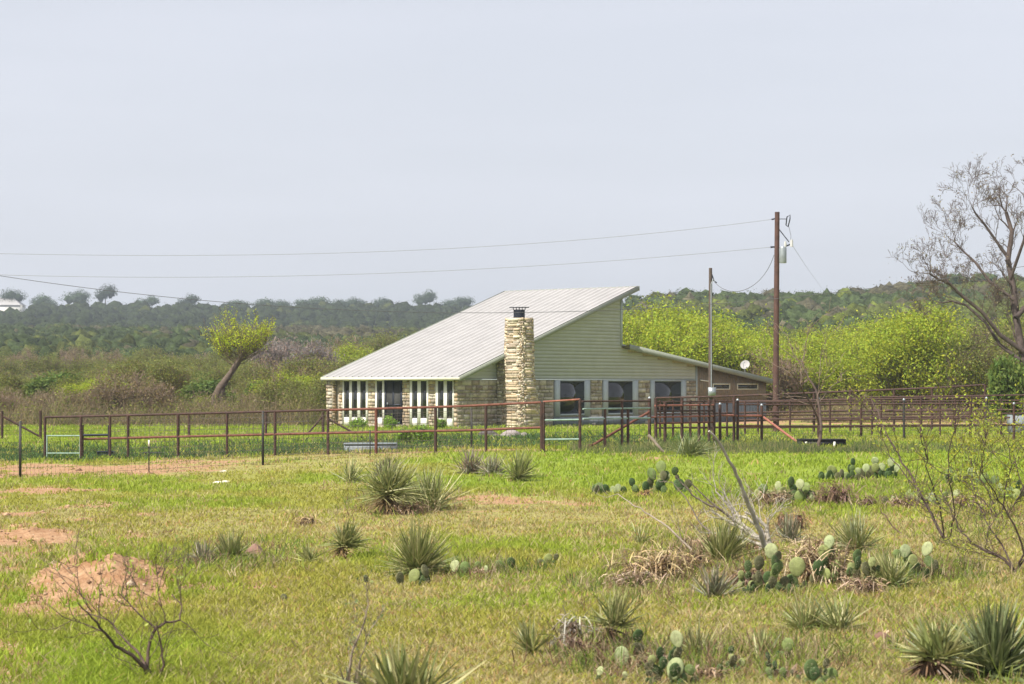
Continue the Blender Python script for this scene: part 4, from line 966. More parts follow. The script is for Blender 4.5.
def yucca(label, px, py, wpx, top, heads=1, nb=100, skirt=.3, col=LEAFC, dead=(.40, .28, .14), bw=.009, el=(-8, 88), name='yucca', cat='yucca', group=None, lean=(0, 0), D=None):
    skirt = max(skirt, .35); nb = int(nb * (1.7 if py > 600 else 2.1) * R.uniform(.8, 1.15)); bw *= .8; wpx *= 1.36; top -= (py - top) * .06
    g = GD(px, D) if D else G(px, py); k = ppm(g); Rw = wpx / 2 / k; H = (py - top) / k
    t = thing(name, label, cat, g, group); lb, db, tb = MB(), MB(), MB()
    hc = min(H * .38, H - Rw * .55) if H > Rw else H * .12
    if skirt < .7: hc = H * .09
    hc = max(hc, .03)
    lean_ = Vector((R.uniform(-.28, .28), R.uniform(-.28, .28), 0)); lob = [sphdir(5, 80) for _ in range(3)]
    for h in range(heads):
        o = g + Vector((R.uniform(-.5, .5) * Rw * (heads > 1), R.uniform(-.3, .3) * Rw * (heads > 1), hc * R.uniform(.8, 1.05)))
        o0 = o.copy(); Lb = min(max(H - hc, Rw * .7), Rw * 1.25)
        for i in range(nb // heads):
            d = sphdir(*el); d = (d + lean_).normalized()
            sc_ = math.sqrt((d.x ** 2 + d.y ** 2) * Rw ** 2 + d.z ** 2 * (H - hc) ** 2)
            L_ = sc_ * R.uniform(.55, 1.0) * (1 + .22 * max(d.dot(q) for q in lob) ** 3)
            o = o0 + Vector((R.gauss(0, .06), R.gauss(0, .06), R.uniform(-.5, .2) * .1)) * Rw * 1.6
            c = np.array(R.choice(col)) * R.uniform(.8, 1.25)
            blade(lb, o + d * .03, d, L_, bw * (.7 + .5 * min(1.6, Rw / .4)) * R.uniform(.7, 1.2), c, droop=.03 + .1 * (d.z < .5) * R.random())
        for i in range(int(nb / heads * skirt)):
            d = sphdir(-75, 5); c = np.array(dead) * R.uniform(.5, 1.3) * (1 if R.random() < .6 else .45)
            blade(db, o - Vector((0, 0, R.uniform(0, hc * .6))), d, min(max(hc * 1.4, Rw * .5), Rw * .85) * R.uniform(.5, 1.1), bw * .9, c, droop=.3, seg=3)
        tb.tube([Vector((o.x, o.y, g.z - .05)), o], [.05 * (Rw / .5), .035 * (Rw / .5)], 7, (.12, .08, .05))
    lb.build('leaves', M['blade'], t)
    if skirt: db.build('dead_leaves', M['blade'], t)
    tb.build('stem', M['bark'], t); return t
def deadpile(label, px, py, wpx, top, nb=170, tufts_=3, col=(.50, .37, .20), name='dead_yucca', D=None, dark=.3):
    g = GD(px, D) if D else G(px, py); k = ppm(g); Rw = wpx / 2 / k; H = (py - top) / k
    t = thing(name, label, 'dead plant', g); b = MB(); bd = MB()
    for h in range(tufts_):
        o = g + Vector((R.uniform(-.55, .55) * Rw, R.uniform(-.2, .3) * Rw, H * R.uniform(.45, .9)))
        for i in range(int(nb * 2.6) // tufts_):
            d = sphdir(-50, 70); o_ = o + Vector((R.gauss(0, .34) * Rw, R.gauss(0, .3) * Rw, -R.random() * H * .7)); c = np.array(col) * R.uniform(.55, 1.4) * np.array((1, R.uniform(.9, 1.12), R.uniform(.8, 1.2))) if R.random() > dark else np.array((.16, .10, .06)) * R.uniform(.6, 1.5)
            blade(b, o_, d, R.uniform(.25, .75) * max(Rw * .6, H) , .0055, c, droop=R.uniform(.2, .8), seg=3)
        bd.tube([Vector((o.x, o.y, g.z - .03)), o - Vector((0, 0, H * .2))], [.09, .05], 7, (.10, .065, .04))
    b.build('dry_leaves', M['blade'], t); bd.build('stump', M['bark'], t); return t
# -- yuccas, near the fence to the foreground
OLD = [(.22, .19, .13), (.17, .18, .10), (.26, .20, .15), (.14, .15, .09)]
yucca('small dark green yucca just left of and behind the big yucca pair', 350, 483, 36, 456, nb=80, skirt=.15)
yucca('grey green yucca directly behind the left plant of the big pair', 385, 478, 46, 455, nb=80, skirt=.2, col=OLD)
yucca('left plant of the big yucca pair, brown dead leaves round its stem', 388, 514, 78, 461, nb=170, skirt=.9)
yucca('right plant of the big yucca pair, full and grey green', 429, 510, 80, 465, nb=190, skirt=.25)
yucca('low dry dark yucca filling the gap between the big yucca pair', 408, 508, 40, 486, nb=60, skirt=1.2, dead=(.20, .12, .07), col=OLD)
yucca('reddish tinted yucca by the fence, left of the full green one', 470, 474, 44, 447, nb=110, skirt=.2, col=OLD + [(.28, .17, .14)])
yucca('pale grey yucca squeezed between two others near the fence', 492, 476, 34, 450, nb=80, skirt=.2, col=OLD + [(.3, .3, .2)])
yucca('full dark green yucca near the fence, rightmost of three in a row', 518, 481, 44, 449, nb=130, skirt=.2)
yucca('single yucca on a short stem with a fan of tan dead leaves below', 345, 558, 44, 521, nb=110, skirt=.8, dead=(.46, .31, .14))
yucca('round grey green yucca above a row of cactus pads in the middle of the pasture', 418, 575, 64, 520, nb=190, skirt=.25)
yucca('wide low yucca above the bare mound on the left', 232, 560, 46, 530, nb=100, skirt=.3, el=(5, 85))
yucca('sparse grey yucca at the upper right of the bare mound', 203, 563, 40, 541, nb=50, skirt=.4, col=OLD)
yucca('very small grey green yucca left of the stemmed yucca', 309, 563, 30, 543, nb=45, skirt=.1)
yucca('large yucca cut off by the bottom edge of the photo', 405, 716, 140, 644, nb=130, skirt=.3, bw=.014)
yucca('second yucca at the bottom edge, left of the large one and mostly below the frame', 350, 712, 90, 668, nb=60, skirt=.3, bw=.013, col=OLD)
yucca('dark yucca on a stem with a brown skirt at the lower centre', 614, 650, 62, 592, nb=95, skirt=1.3, dead=(.24, .14, .08), el=(0, 88), bw=.009)
yucca('loose upright green yucca left of the brown skirted yucca', 531, 657, 38, 614, nb=50, skirt=.1, el=(30, 88), bw=.009)
yucca('upright yucca growing between the pale dead branches and the tan dead pile', 722, 564, 56, 513, nb=150, skirt=.3, el=(25, 88))
yucca('thin grey yucca in front of the tan dead pile', 714, 601, 50, 566, nb=75, skirt=.3, col=OLD, el=(15, 85))
yucca('bright pale yucca behind the cactus clump on the right', 856, 553, 58, 513, nb=140, skirt=.15, col=LEAFC + [(.33, .35, .2)])
yucca('yucca in front of the cactus clump with tall pale pads', 892, 589, 56, 550, nb=120, skirt=.15)
yucca('left plant of a spreading dry pair below the straw pile', 806, 632, 54, 592, nb=90, skirt=.5, el=(0, 80), col=LEAFC + [(.32, .30, .14)])
yucca('right plant of a spreading dry pair below the straw pile', 840, 634, 58, 590, nb=90, skirt=.5, el=(0, 80), col=LEAFC + [(.32, .30, .14)])
yucca('wide dark yucca left of the corner one with dry leaves in the middle', 938, 682, 84, 626, nb=130, skirt=.9, dead=(.20, .12, .07), bw=.012, el=(0, 80))
yucca('big dark spiky yucca in the bottom right corner', 995, 678, 96, 602, nb=200, skirt=.5, dead=(.18, .11, .07), bw=.013, col=[(.10, .13, .05), (.14, .17, .07), (.2, .22, .1)])
yucca('yellowing low yucca behind the foreground cactus pads', 697, 660, 56, 620, nb=60, skirt=.5, col=[(.26, .24, .09), (.2, .21, .09)], el=(15, 85), bw=.009)
yucca('small dark tuft of stiff blades between foreground cactus clumps', 762, 662, 34, 630, nb=30, skirt=.2, el=(40, 88), bw=.009)
yucca('small green yucca beside the foot of the long dead branch', 640, 545, 34, 520, nb=26, skirt=.2, el=(20, 80), bw=.008)
yucca('sparse yucca behind the straw pile right of the dead branches', 790, 545, 44, 512, nb=60, skirt=.5, col=OLD)
yucca('low bright sotol mound against the corral panel', 688, 457, 56, 434, nb=150, skirt=.2, col=[(.18, .22, .08), (.25, .26, .1), (.13, .17, .06)], name='sotol', cat='sotol')
yucca('small dark yucca at the corral left of the sotol mound', 652, 458, 30, 444, nb=50, skirt=.2, D=63.5)
# -- dead heaps
deadpile('small tan heap of dead leaves left of the big yucca pair', 314, 526, 34, 513, nb=90, tufts_=2, dark=.05)
deadpile('wide tan pile of collapsed dead leaves in front of the dead branches', 655, 583, 84, 543, nb=330, tufts_=6)
deadpile('pale dead leaf fan at the left end of the tan pile', 632, 590, 52, 566, nb=120, tufts_=2, col=(.55, .42, .30))
deadpile('dark brown dead clump right of the tan pile', 690, 572, 44, 548, nb=120, tufts_=3, dark=.7)
deadpile('large straw coloured dead pile among the cactus pads on the right', 822, 585, 84, 528, nb=360, tufts_=6, col=(.56, .42, .27))
deadpile('reddish dry brush clump behind the straw pile', 790, 530, 40, 508, nb=110, tufts_=3, col=(.38, .22, .14))
deadpile('round reddish brown dry clump in the row of cacti beyond the straw pile', 836, 506, 44, 478, nb=240, tufts_=4, col=(.27, .16, .12), dark=.4)
deadpile('dark dry clump right of the round reddish brown clump', 872, 508, 34, 492, nb=110, tufts_=3, col=(.2, .12, .09), dark=.5)
deadpile('dark brown clump at the foot of the brown skirted yucca', 585, 660, 46, 632, nb=110, tufts_=3, col=(.20, .12, .08), dark=.6)
deadpile('small orange brown heap below the cactus row near the fence', 640, 497, 26, 488, nb=60, tufts_=2, col=(.45, .24, .12))
deadpile('dark brown clump under the foreground cactus pads', 660, 672, 52, 650, nb=110, tufts_=3, col=(.18, .11, .08), dark=.6)
deadpile('dark reddish clump behind the tall pale pads', 923, 575, 40, 556, nb=100, tufts_=2, col=(.22, .12, .09), dark=.5)
deadpile('thin grey dry weed left of the brown skirted yucca', 573, 648, 44, 612, nb=90, tufts_=3, col=(.36, .32, .26), dark=.2)

for lab, a in (('dry brown brush heaped in the left part of the far cactus row', (776, 506, 40, 488)), ('low rusty dry brush right of the small clump in the far cactus row', (905, 508, 40, 493)),
               ('dark dry litter heaped behind the fat cactus clump by the dead branch', (752, 590, 50, 562)), ('dry litter heaped at the right foot of the straw pile', (862, 594, 46, 572)),
               ('brown litter mound between the two foreground cactus clumps', (705, 684, 50, 664)), ('brown litter mound under the single round pad in the foreground', (790, 682, 50, 662)),
               ('dry brown grass heap among the mesquite sapling stems', (962, 508, 50, 488)), ('greyish dry brush beside the white root tangle', (745, 552, 50, 526)),
               ('tan dead leaf fan behind the dark clump right of the tan pile', (702, 556, 44, 532)), ('dark dead litter at the foot of the big yucca pair', (408, 514, 60, 500)),
               ('rusty litter beside the wilted pale pads', (474, 577, 40, 566))):
    deadpile(lab, *a, nb=150, tufts_=4, col=R.choice([(.36, .24, .15), (.28, .18, .12), (.42, .30, .19)]), dark=.35)
# -- prickly pears
def padmesh(b, c, w, h, yaw, tilt, col, roll=0.):
    n1, n2 = 9, 16; V = []; th = w * .09
    q = rot = None
    from mathutils import Matrix
    Mx = Matrix.Rotation(yaw, 3, 'Z') @ Matrix.Rotation(tilt, 3, 'X') @ Matrix.Rotation(roll, 3, 'Y')
    for i in range(n1 + 1):
        ph = i / n1 * math.pi
        for j in range(n2):
            a = j / n2 * 6.283; x = math.cos(a) * math.sin(ph); z = math.sin(a) * math.sin(ph); y = math.cos(ph)
            rr = 1 - .18 * (z < 0) * abs(z) * abs(x)
            v = Vector((x * w / 2 * rr * (1 - .16 * (z < -.1) * abs(z)), y * th * (1 + .3 * (1 - abs(z))), z * h / 2)); V.append(tuple(Vector(c) + Mx @ v))
    f = [[i * n2 + j, i * n2 + (j + 1) % n2, (i + 1) * n2 + (j + 1) % n2, (i + 1) * n2 + j] for i in range(n1) for j in range(n2)]
    b.add(V, f, col)
PC = [(.19, .24, .08), (.25, .28, .11), (.13, .18, .06), (.22, .25, .09)]; PAD_GLARE = [(.30, .33, .17), (.26, .30, .15)]; PAD_SHADE = [(.06, .10, .035), (.08, .12, .04), (.12, .12, .06)]  # second set paints sun glare, third the shade on pads turned away
def pear(label, base, pads, fill=4, group=None, D=None):
    """pads: (px, py, width px[, tone]) centres; base: (px, py) where the clump stands"""
    g = GD(base[0], D) if D else G(*base); k = ppm(g); t = thing('prickly_pear', label, 'cactus', g, group)
    L_ = [(p[0], p[1], p[2], p[3] if len(p) > 3 else '') for p in pads]
    for i in range(fill):
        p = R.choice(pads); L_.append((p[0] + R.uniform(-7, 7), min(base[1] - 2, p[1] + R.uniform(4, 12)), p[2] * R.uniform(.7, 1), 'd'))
    L0 = list(L_)
    for px, py, w, tone in L0:
        q, j = py, px
        while q + w * 1.0 < base[1] - 1:
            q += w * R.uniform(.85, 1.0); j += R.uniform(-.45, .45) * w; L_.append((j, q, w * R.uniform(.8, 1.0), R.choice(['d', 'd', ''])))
    for px, py, w, tone in L_:
        W_ = w / k * (1.12 if py < 512 else .92); col = R.choice({'p': PAD_GLARE, 'd': PAD_SHADE}.get(tone, PC)); dd = g.y + R.uniform(-.15, .2)
        c = P(px, py, dd); gg = gzf(c.x, c.y); c.z = max(c.z, gg + W_ * .35)
        yaw = R.uniform(-.5, .5) if tone != 'p' else R.uniform(-.9, -.3)
        if tone == 'd': yaw = R.uniform(.3, .9)
        b = MB(); padmesh(b, c, W_, W_ * R.uniform(1.05, 1.35), yaw, R.uniform(-.25, .2), np.array(col) * R.uniform(.85, 1.15), R.uniform(-.4, .4))
        # areoles: rows of tiny pale spines
        o = b.build('pad', M['pad'], t, flat=False)
        if k > 45:
            s = MB()
            for m_ in range(16):
                a, rr = R.uniform(0, 6.28), R.uniform(.1, .95); q = c + Vector((math.cos(a) * rr * W_ / 2 * math.cos(yaw), math.cos(a) * rr * W_ / 2 * math.sin(yaw), math.sin(a) * rr * W_ * .58)); q += Vector((math.sin(yaw), -math.cos(yaw), 0)) * W_ * .07
                s.tube([q, q + Vector((R.uniform(-.015, .015), -.02, R.uniform(-.01, .015)))], [.0014, .0006], 3, (.42, .38, .26), cap=False)
            s.build('spines', M['twig'], o)
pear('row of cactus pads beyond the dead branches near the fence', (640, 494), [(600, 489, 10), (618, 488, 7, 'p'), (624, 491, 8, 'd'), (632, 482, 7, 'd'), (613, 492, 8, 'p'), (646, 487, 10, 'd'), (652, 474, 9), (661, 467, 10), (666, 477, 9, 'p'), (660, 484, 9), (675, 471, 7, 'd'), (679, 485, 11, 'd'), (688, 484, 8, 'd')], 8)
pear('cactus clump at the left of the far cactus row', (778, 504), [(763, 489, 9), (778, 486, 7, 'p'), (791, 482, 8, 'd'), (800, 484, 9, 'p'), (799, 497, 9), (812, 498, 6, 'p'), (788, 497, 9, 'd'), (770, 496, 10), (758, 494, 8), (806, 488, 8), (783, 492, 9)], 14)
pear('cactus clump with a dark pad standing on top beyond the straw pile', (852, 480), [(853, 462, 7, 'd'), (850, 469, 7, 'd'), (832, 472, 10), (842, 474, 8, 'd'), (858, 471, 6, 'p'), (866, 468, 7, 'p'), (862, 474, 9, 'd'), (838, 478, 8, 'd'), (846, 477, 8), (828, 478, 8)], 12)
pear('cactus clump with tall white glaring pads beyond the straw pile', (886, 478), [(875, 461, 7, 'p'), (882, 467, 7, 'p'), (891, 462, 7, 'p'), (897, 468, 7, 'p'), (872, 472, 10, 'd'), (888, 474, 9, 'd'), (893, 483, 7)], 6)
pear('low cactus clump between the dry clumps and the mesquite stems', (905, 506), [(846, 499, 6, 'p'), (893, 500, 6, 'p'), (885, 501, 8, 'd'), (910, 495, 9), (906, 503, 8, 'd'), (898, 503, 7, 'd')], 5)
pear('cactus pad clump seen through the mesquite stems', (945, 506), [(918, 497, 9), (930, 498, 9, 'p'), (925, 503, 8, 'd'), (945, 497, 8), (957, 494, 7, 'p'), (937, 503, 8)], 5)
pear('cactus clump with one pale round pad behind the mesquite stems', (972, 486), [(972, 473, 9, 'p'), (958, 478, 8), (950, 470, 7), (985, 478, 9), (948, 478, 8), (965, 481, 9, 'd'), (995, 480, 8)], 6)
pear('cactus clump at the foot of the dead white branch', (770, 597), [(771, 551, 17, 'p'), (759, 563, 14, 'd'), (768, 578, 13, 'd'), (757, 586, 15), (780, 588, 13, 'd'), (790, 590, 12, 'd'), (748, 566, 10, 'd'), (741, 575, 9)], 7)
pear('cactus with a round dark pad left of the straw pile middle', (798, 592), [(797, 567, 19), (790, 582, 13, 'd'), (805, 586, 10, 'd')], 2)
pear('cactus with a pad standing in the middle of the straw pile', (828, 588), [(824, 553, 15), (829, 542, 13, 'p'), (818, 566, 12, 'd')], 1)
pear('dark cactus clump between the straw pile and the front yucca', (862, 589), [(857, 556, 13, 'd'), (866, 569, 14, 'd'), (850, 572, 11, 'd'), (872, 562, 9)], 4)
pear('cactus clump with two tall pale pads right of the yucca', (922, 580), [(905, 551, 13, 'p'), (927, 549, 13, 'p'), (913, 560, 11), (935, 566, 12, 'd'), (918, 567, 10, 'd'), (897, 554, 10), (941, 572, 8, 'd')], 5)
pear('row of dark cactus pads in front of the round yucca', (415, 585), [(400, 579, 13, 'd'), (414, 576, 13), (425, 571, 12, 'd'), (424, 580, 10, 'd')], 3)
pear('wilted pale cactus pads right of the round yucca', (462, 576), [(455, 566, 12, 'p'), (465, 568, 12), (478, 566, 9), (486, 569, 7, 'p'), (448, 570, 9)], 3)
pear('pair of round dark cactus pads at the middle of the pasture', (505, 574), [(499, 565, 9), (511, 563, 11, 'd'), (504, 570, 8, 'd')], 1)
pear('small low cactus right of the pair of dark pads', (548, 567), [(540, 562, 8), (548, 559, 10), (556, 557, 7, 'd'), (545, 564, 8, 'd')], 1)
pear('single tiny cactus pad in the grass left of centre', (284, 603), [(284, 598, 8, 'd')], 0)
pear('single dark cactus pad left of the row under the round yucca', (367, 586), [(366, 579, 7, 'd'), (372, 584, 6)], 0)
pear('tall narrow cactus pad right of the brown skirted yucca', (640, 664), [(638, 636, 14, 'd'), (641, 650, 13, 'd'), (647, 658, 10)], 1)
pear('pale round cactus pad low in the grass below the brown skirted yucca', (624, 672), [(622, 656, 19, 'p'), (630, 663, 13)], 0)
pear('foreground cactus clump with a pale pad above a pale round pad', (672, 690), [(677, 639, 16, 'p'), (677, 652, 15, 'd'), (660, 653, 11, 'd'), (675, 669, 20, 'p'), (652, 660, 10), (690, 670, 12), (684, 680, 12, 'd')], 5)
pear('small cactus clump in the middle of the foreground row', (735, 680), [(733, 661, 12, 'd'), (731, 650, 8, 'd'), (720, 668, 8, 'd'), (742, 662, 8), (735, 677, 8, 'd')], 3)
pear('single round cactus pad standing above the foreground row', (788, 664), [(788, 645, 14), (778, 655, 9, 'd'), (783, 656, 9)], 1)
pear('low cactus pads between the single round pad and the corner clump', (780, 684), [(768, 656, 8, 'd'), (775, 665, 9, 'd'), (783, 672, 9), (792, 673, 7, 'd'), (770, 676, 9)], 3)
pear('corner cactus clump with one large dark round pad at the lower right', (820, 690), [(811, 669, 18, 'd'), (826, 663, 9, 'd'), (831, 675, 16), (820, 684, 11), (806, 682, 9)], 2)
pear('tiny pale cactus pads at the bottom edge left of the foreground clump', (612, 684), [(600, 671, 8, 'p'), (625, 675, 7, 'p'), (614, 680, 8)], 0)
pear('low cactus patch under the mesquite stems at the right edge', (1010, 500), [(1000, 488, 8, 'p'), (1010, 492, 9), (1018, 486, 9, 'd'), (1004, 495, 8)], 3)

# -- dead branches
def sticks(name, label, cat, base, D, lines, col, tw=0, twl=.35, twr=.006, leaf=None, group=None, seed=1, twc=None):
    g = GD(base[0], D); t = thing(name, label, cat, g, group); b = MB(); r = random.Random(seed); allp = []; tips = []; tl_ = []
    for pts, r0, r1, *dz in lines:
        dz = dz[0] if dz else 0; n = len(pts); q = [P(a, c, D + dz * i / max(1, n - 1)) for i, (a, c) in enumerate(pts)]
        # wobble between the joints
        qq = []
        for a, c in zip(q[:-1], q[1:]):
            for s in range(3): qq.append(a.lerp(c, s / 3) + Vector((r.gauss(0, 1), r.gauss(0, 1), r.gauss(0, 1))) * (a - c).length * (.03 if s else 0))
        qq.append(q[-1]); b.tube(qq, np.linspace(r0, r1, len(qq)), 7, np.array(col) * r.uniform(.85, 1.15)); allp.append(qq)
    b.build('stems', M['bark'], t, flat=False)
    if tw:
        for qq in allp:
            for k in range(tw):
                i = r.randint(1, len(qq) - 1); d = (qq[i] - qq[i - 1]).normalized()
                grow(qq[i], (d * .6 + perp(d, r) * .8 + Vector((0, 0, .25))).normalized(), twl * r.uniform(.5, 1.3), twr, 2, 4, r, tl_, tips, .12, .22, (1, 2), .6, .7)
        lines_mesh(tl_, 0, 9, twc or col, 4, .0016 * D / 20).build('twigs', M['twig'], t)
    if leaf and tips:
        leaves_mesh(tips, leaf[0], leaf[1], leaf[2], leaf[3], seed=seed, keep=leaf[4]).build('leaves', M['leaf'], t)
    return t
WH = (.42, .38, .33); GYB = (.28, .24, .21); DK = (.09, .065, .055)
sticks('dead_branch', 'long pale dead branch rising left from the white root tangle', 'branch', (763, 545), 27.3, [([(764, 546), (757, 525), (748, 505), (742, 488), (734, 468), (722, 447), (709, 431)], .034, .013, -1)], (.36, .33, .31), tw=2, twl=.2, seed=4, twc=WH)
sticks('root_tangle', 'tangle of white weathered dead roots at the foot of the pale branch', 'branch', (748, 548), 28, [
    ([(768, 545), (750, 530), (738, 522), (728, 505), (716, 492)], .035, .01), ([(762, 540), (742, 528), (726, 520), (712, 512)], .03, .01), ([(765, 545), (760, 528), (748, 518), (733, 514)], .03, .01),
    ([(770, 545), (766, 526), (755, 516), (745, 512)], .03, .012), ([(744, 545), (740, 520), (728, 500), (722, 488)], .022, .006), ([(770, 548), (752, 542), (734, 536), (722, 532)], .03, .01), ([(760, 550), (767, 530), (768, 518)], .025, .01)], WH, tw=4, twl=.26, twr=.007, seed=6)
sticks('fallen_branch', 'dark forked dead branch leaning left out of the root tangle', 'branch', (742, 530), 28.4, [([(748, 535), (735, 522), (722, 511), (705, 503), (692, 495), (676, 476)], .02, .008), ([(728, 516), (712, 503), (700, 492), (688, 480)], .014, .006), ([(716, 538), (702, 525), (690, 505), (672, 482)], .013, .005, .6)], (.16, .13, .11), tw=2, twl=.3, seed=8)
sticks('fallen_branch', 'long pale fallen branch lying across the grass left of the tan pile', 'branch', (700, 562), 28, [([(705, 562), (690, 548), (668, 527), (650, 515), (634, 506), (618, 494)], .018, .006, .8)], (.30, .25, .20), tw=3, twl=.3, seed=9)
sticks('fallen_branch', 'short pale stick lying in front of the tan dead pile', 'branch', (680, 572), 26.2, [([(665, 573), (684, 569), (705, 570), (720, 572)], .018, .010)], WH, seed=3)
sticks('leaning_stick', 'pale broken stick leaning on the ground by the corral brace', 'branch', (664, 456), 60, [([(648, 435), (656, 444), (664, 452)], .05, .035)], (.30, .24, .20), seed=3)
sticks('leaning_stick', 'thin tan stick in the weeds below the orange railed panel', 'branch', (762, 458), 62, [([(753, 450), (758, 454), (763, 459)], .03, .02)], (.40, .30, .2), seed=5)
sticks('fallen_branch', 'thin dark fallen twig between the bright yucca and the mesquite stems', 'branch', (903, 535), 32, [([(880, 508), (888, 520), (903, 536)], .008, .012)], (.2, .14, .1), seed=5)
# -- mesquite saplings on the right
LF = (.34, .38, .05)
sticks('mesquite_sapling', 'leafy mesquite sapling with dark stems leaning left near the right edge', 'sapling', (945, 540), 29.5, [
    ([(945, 540), (935, 522), (922, 497), (908, 470), (893, 445), (880, 420), (871, 398)], .020, .007, 1), ([(942, 536), (930, 510), (914, 486), (898, 465), (886, 452)], .014, .005, .6),
    ([(944, 538), (940, 505), (930, 478), (925, 450), (915, 425)], .013, .004, -1), ([(948, 540), (955, 515), (950, 485), (948, 455), (955, 430), (952, 405)], .012, .004, -1)], DK, tw=7, twl=.42, twr=.006, leaf=(2, .07, .028, LF, .5), seed=11)
sticks('mesquite_sapling', 'spreading mesquite sapling with crooked low stems at the right edge', 'sapling', (1017, 573), 25.4, [
    ([(1017, 573), (1005, 560), (990, 553), (972, 543), (958, 528), (950, 508), (940, 490)], .018, .006, .5), ([(1013, 568), (1002, 545), (988, 525), (976, 500), (970, 478)], .013, .005, .8),
    ([(1018, 572), (1022, 545), (1008, 515), (995, 492), (980, 470)], .014, .005, -.5), ([(1017, 570), (1034, 540), (1030, 505), (1020, 480), (1014, 455)], .014, .005, 0), ([(1000, 557), (985, 548), (988, 530), (1000, 512)], .008, .004)], DK, tw=7, twl=.36, twr=.005, leaf=(2, .06, .024, LF, .45), seed=12)
sticks('mesquite_sapling', 'bushy yellow green mesquite sapling behind the crooked one at the right edge', 'sapling', (1000, 520), 36, [
    ([(1000, 522), (990, 495), (975, 470), (968, 448)], .014, .005), ([(1002, 522), (1005, 490), (1012, 465), (1008, 440)], .014, .005), ([(1004, 520), (1020, 495), (1030, 470), (1040, 450)], .014, .005), ([(1000, 522), (983, 500), (960, 480)], .012, .004)], DK, tw=9, twl=.5, twr=.006, leaf=(3, .09, .036, LF, .7), seed=13)
sticks('mesquite_sapling', 'thin dark sapling trunk growing against the corral beside the black trough', 'sapling', (818, 450), 64, [([(819, 452), (821, 430), (820, 410), (816, 390), (806, 372), (800, 358)], .055, .015, 1), ([(819, 425), (812, 405), (800, 385), (790, 372)], .03, .012, -1)], DK, tw=5, twl=1.1, twr=.014, leaf=(1, .12, .06, OL, .15), seed=14, twc=(.2, .15, .12))
# -- bare shrub on the left foreground
sticks('bare_shrub', 'bare dark crooked shrub in front of the mound at the bottom left', 'shrub', (152, 690), 16.2, [
    ([(153, 690), (145, 668), (132, 655), (115, 646), (104, 632), (92, 618), (78, 603)], .019, .005, -.4), ([(146, 670), (136, 650), (122, 636), (108, 620), (90, 614)], .012, .004, .3),
    ([(154, 690), (147, 668), (148, 652), (156, 628), (166, 622), (180, 620), (182, 606), (172, 594)], .016, .004, .3), ([(155, 628), (140, 615), (128, 602), (118, 592)], .008, .003), ([(158, 690), (164, 665), (160, 640), (157, 625)], .011, .005), ([(104, 632), (88, 625), (72, 620)], .006, .002), ([(92, 612), (80, 594), (77, 570), (76, 548)], .005, .002), ([(165, 622), (160, 600), (157, 575)], .005, .002)], (.11, .075, .06), tw=5, twl=.24, twr=.004, leaf=(1, .03, .02, (.35, .4, .1), .15), seed=21)
sticks('bare_shrub', 'tall thin bare twig plant rising from the bottom edge left of the large yucca', 'shrub', (350, 700), 15.4, [([(345, 700), (350, 668), (357, 640), (366, 615), (368, 600), (365, 586)], .011, .003), ([(352, 700), (357, 672), (364, 650), (366, 632)], .007, .003)], (.24, .19, .15), tw=7, twl=.14, twr=.003, leaf=(1, .02, .018, (.25, .3, .12), .3), seed=22)
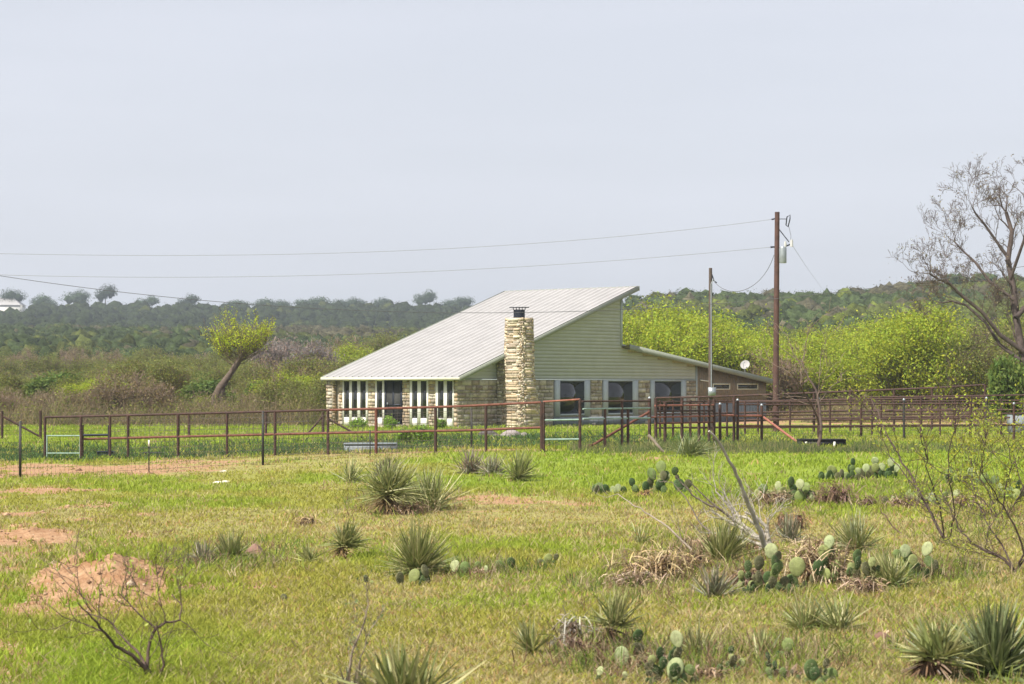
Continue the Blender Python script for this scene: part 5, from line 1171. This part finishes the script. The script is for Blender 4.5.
# weeds along the corral
def weeds():
    b = MB()
    for k in range(2600):
        px = R.uniform(570, 880) if R.random() < .8 else R.uniform(880, 1080); D = R.uniform(60.5, 67)
        if 790 < px < 855: D = R.uniform(60, 62)
        g = GD(px, D)
        for j in range(5):
            d = sphdir(35, 88); c = R.choice([(.10, .15, .05), (.16, .19, .07), (.3, .27, .14), (.08, .12, .05)])
            p = g + Vector((R.gauss(0, .08), R.gauss(0, .08), 0)); h = R.uniform(.06, .30) * (.6 + .8 * float(vnoise(px * .03, D * .4, 3)))
            s = Vector((.008, 0, 0)); b.add([tuple(p - s), tuple(p + s), tuple(p + d * h)], [[0, 1, 2]], c)
    tag(b.build('tall_weeds', M['grass']), 'tall mixed weeds growing along the foot of the corral fences', 'weeds', None, 'stuff')
weeds()
def forbs():
    b = MB(); areas = [(640, 60, 585, 16, .5), (700, 60, 555, 22, .6), (600, 50, 655, 22, .5), (690, 70, 665, 16, .6), (820, 70, 575, 26, .8), (780, 60, 660, 16, .5), (900, 60, 495, 16, .5), (780, 60, 500, 12, .5), (960, 60, 660, 25, .5), (400, 50, 505, 12, .6), (230, 60, 560, 14, .4), (930, 60, 575, 14, .4), (990, 60, 520, 30, .4), (470, 60, 572, 8, .4)]
    for k in range(4600):
        a = R.choice(areas); px, py = a[0] + R.gauss(0, 1) * a[1] * .6, a[2] + R.gauss(0, 1) * a[3] * .6
        if py < 465: continue
        g = G(px, py); n = 9; dry = R.random() < a[4]; c = np.array(R.choice([(.30, .20, .12), (.38, .30, .19), (.22, .14, .09), (.46, .38, .24)]) if dry else R.choice([(.20, .26, .05), (.14, .2, .05), (.3, .33, .08)]))
        d = NR.normal(size=(n, 3)); d[:, 2] = abs(d[:, 2]) * 1.1 + .2; d /= np.linalg.norm(d, axis=1)[:, None]; h = R.uniform(.06, .24) * NR.uniform(.5, 1.2, (n, 1))
        o = np.array(tuple(g)) + NR.normal(0, .04, (n, 3)) * np.array([1, 1, 0]); s = NR.normal(size=(n, 3)); s[:, 2] = 0; s *= .0032 * (1 + g.y / 40) / (np.linalg.norm(s, axis=1)[:, None] + 1e-6)
        m = o + d * h * .6; tp = o + d * h + NR.normal(0, .25, (n, 3)) * h
        V = np.stack([o - s, o + s, m + s, m - s, tp], 1).reshape(-1, 3); i = np.arange(n)[:, None] * 5
        b.add(V, i + np.array([[0, 1, 2, 3]]), np.repeat(c[None] * NR.uniform(.6, 1.4, (n, 1)), 5, 0)); b.f.append(i + np.array([[3, 2, 4]]) + b.n - len(V))
    tag(b.build('dry_weeds', M['grass']), 'dry and green weeds tangled around the yuccas and cactus clumps', 'weeds', None, 'stuff')
forbs()
# -- small plants by the house
for px, py, s, lab in ((405, 453, .35, 'bright green weed bush behind the fence right of the grey trough'), (424, 452, .45, 'tallest bright green weed bush behind the fence'), (390, 427, .5, 'low green shrub at the foot of the screen door'), (360, 429, .45, 'low green shrub under the three pane window'), (440, 428, .35, 'small shrub at the right corner window')):
    D = 74 if py > 440 else 108; g = GD(px, D); t = thing('bush', lab, 'bush', g); r = random.Random(px); ln = []; tp = []
    for k in range(7): grow(g, sphdir(35, 85), s * .5, .008, 2, 4, r, ln, tp, .1, .2, (1, 2), .6, .7)
    lines_mesh(ln, 0, 9, (.12, .1, .06), 3).build('stems', M['twig'], t); leaves_mesh(tp, 10, .07, .07, (.22, .34, .05), seed=px).build('foliage', M['leaf'], t)

# ---------------------------------------------------------------- air
def haze():
    b = MB(); b.quadbox((-2600, -450, -60), (5200, 0, 0), (0, 4500, 0), (0, 0, 160))
    m, nt, out = newmat('haze_air'); v = nt.nodes.new('ShaderNodeVolumePrincipled')
    v.inputs['Color'].default_value = (.78, .87, 1, 1); v.inputs['Density'].default_value = HAZE; v.inputs['Anisotropy'].default_value = 0.1
    nt.links.new(v.outputs[0], out.inputs['Volume']); m.cycles.homogeneous_volume = True if hasattr(m, 'cycles') else None
    tag(b.build('haze', m), 'thin pale haze in the air over the whole landscape', 'haze', None, 'stuff')
HAZE = .00024
haze()
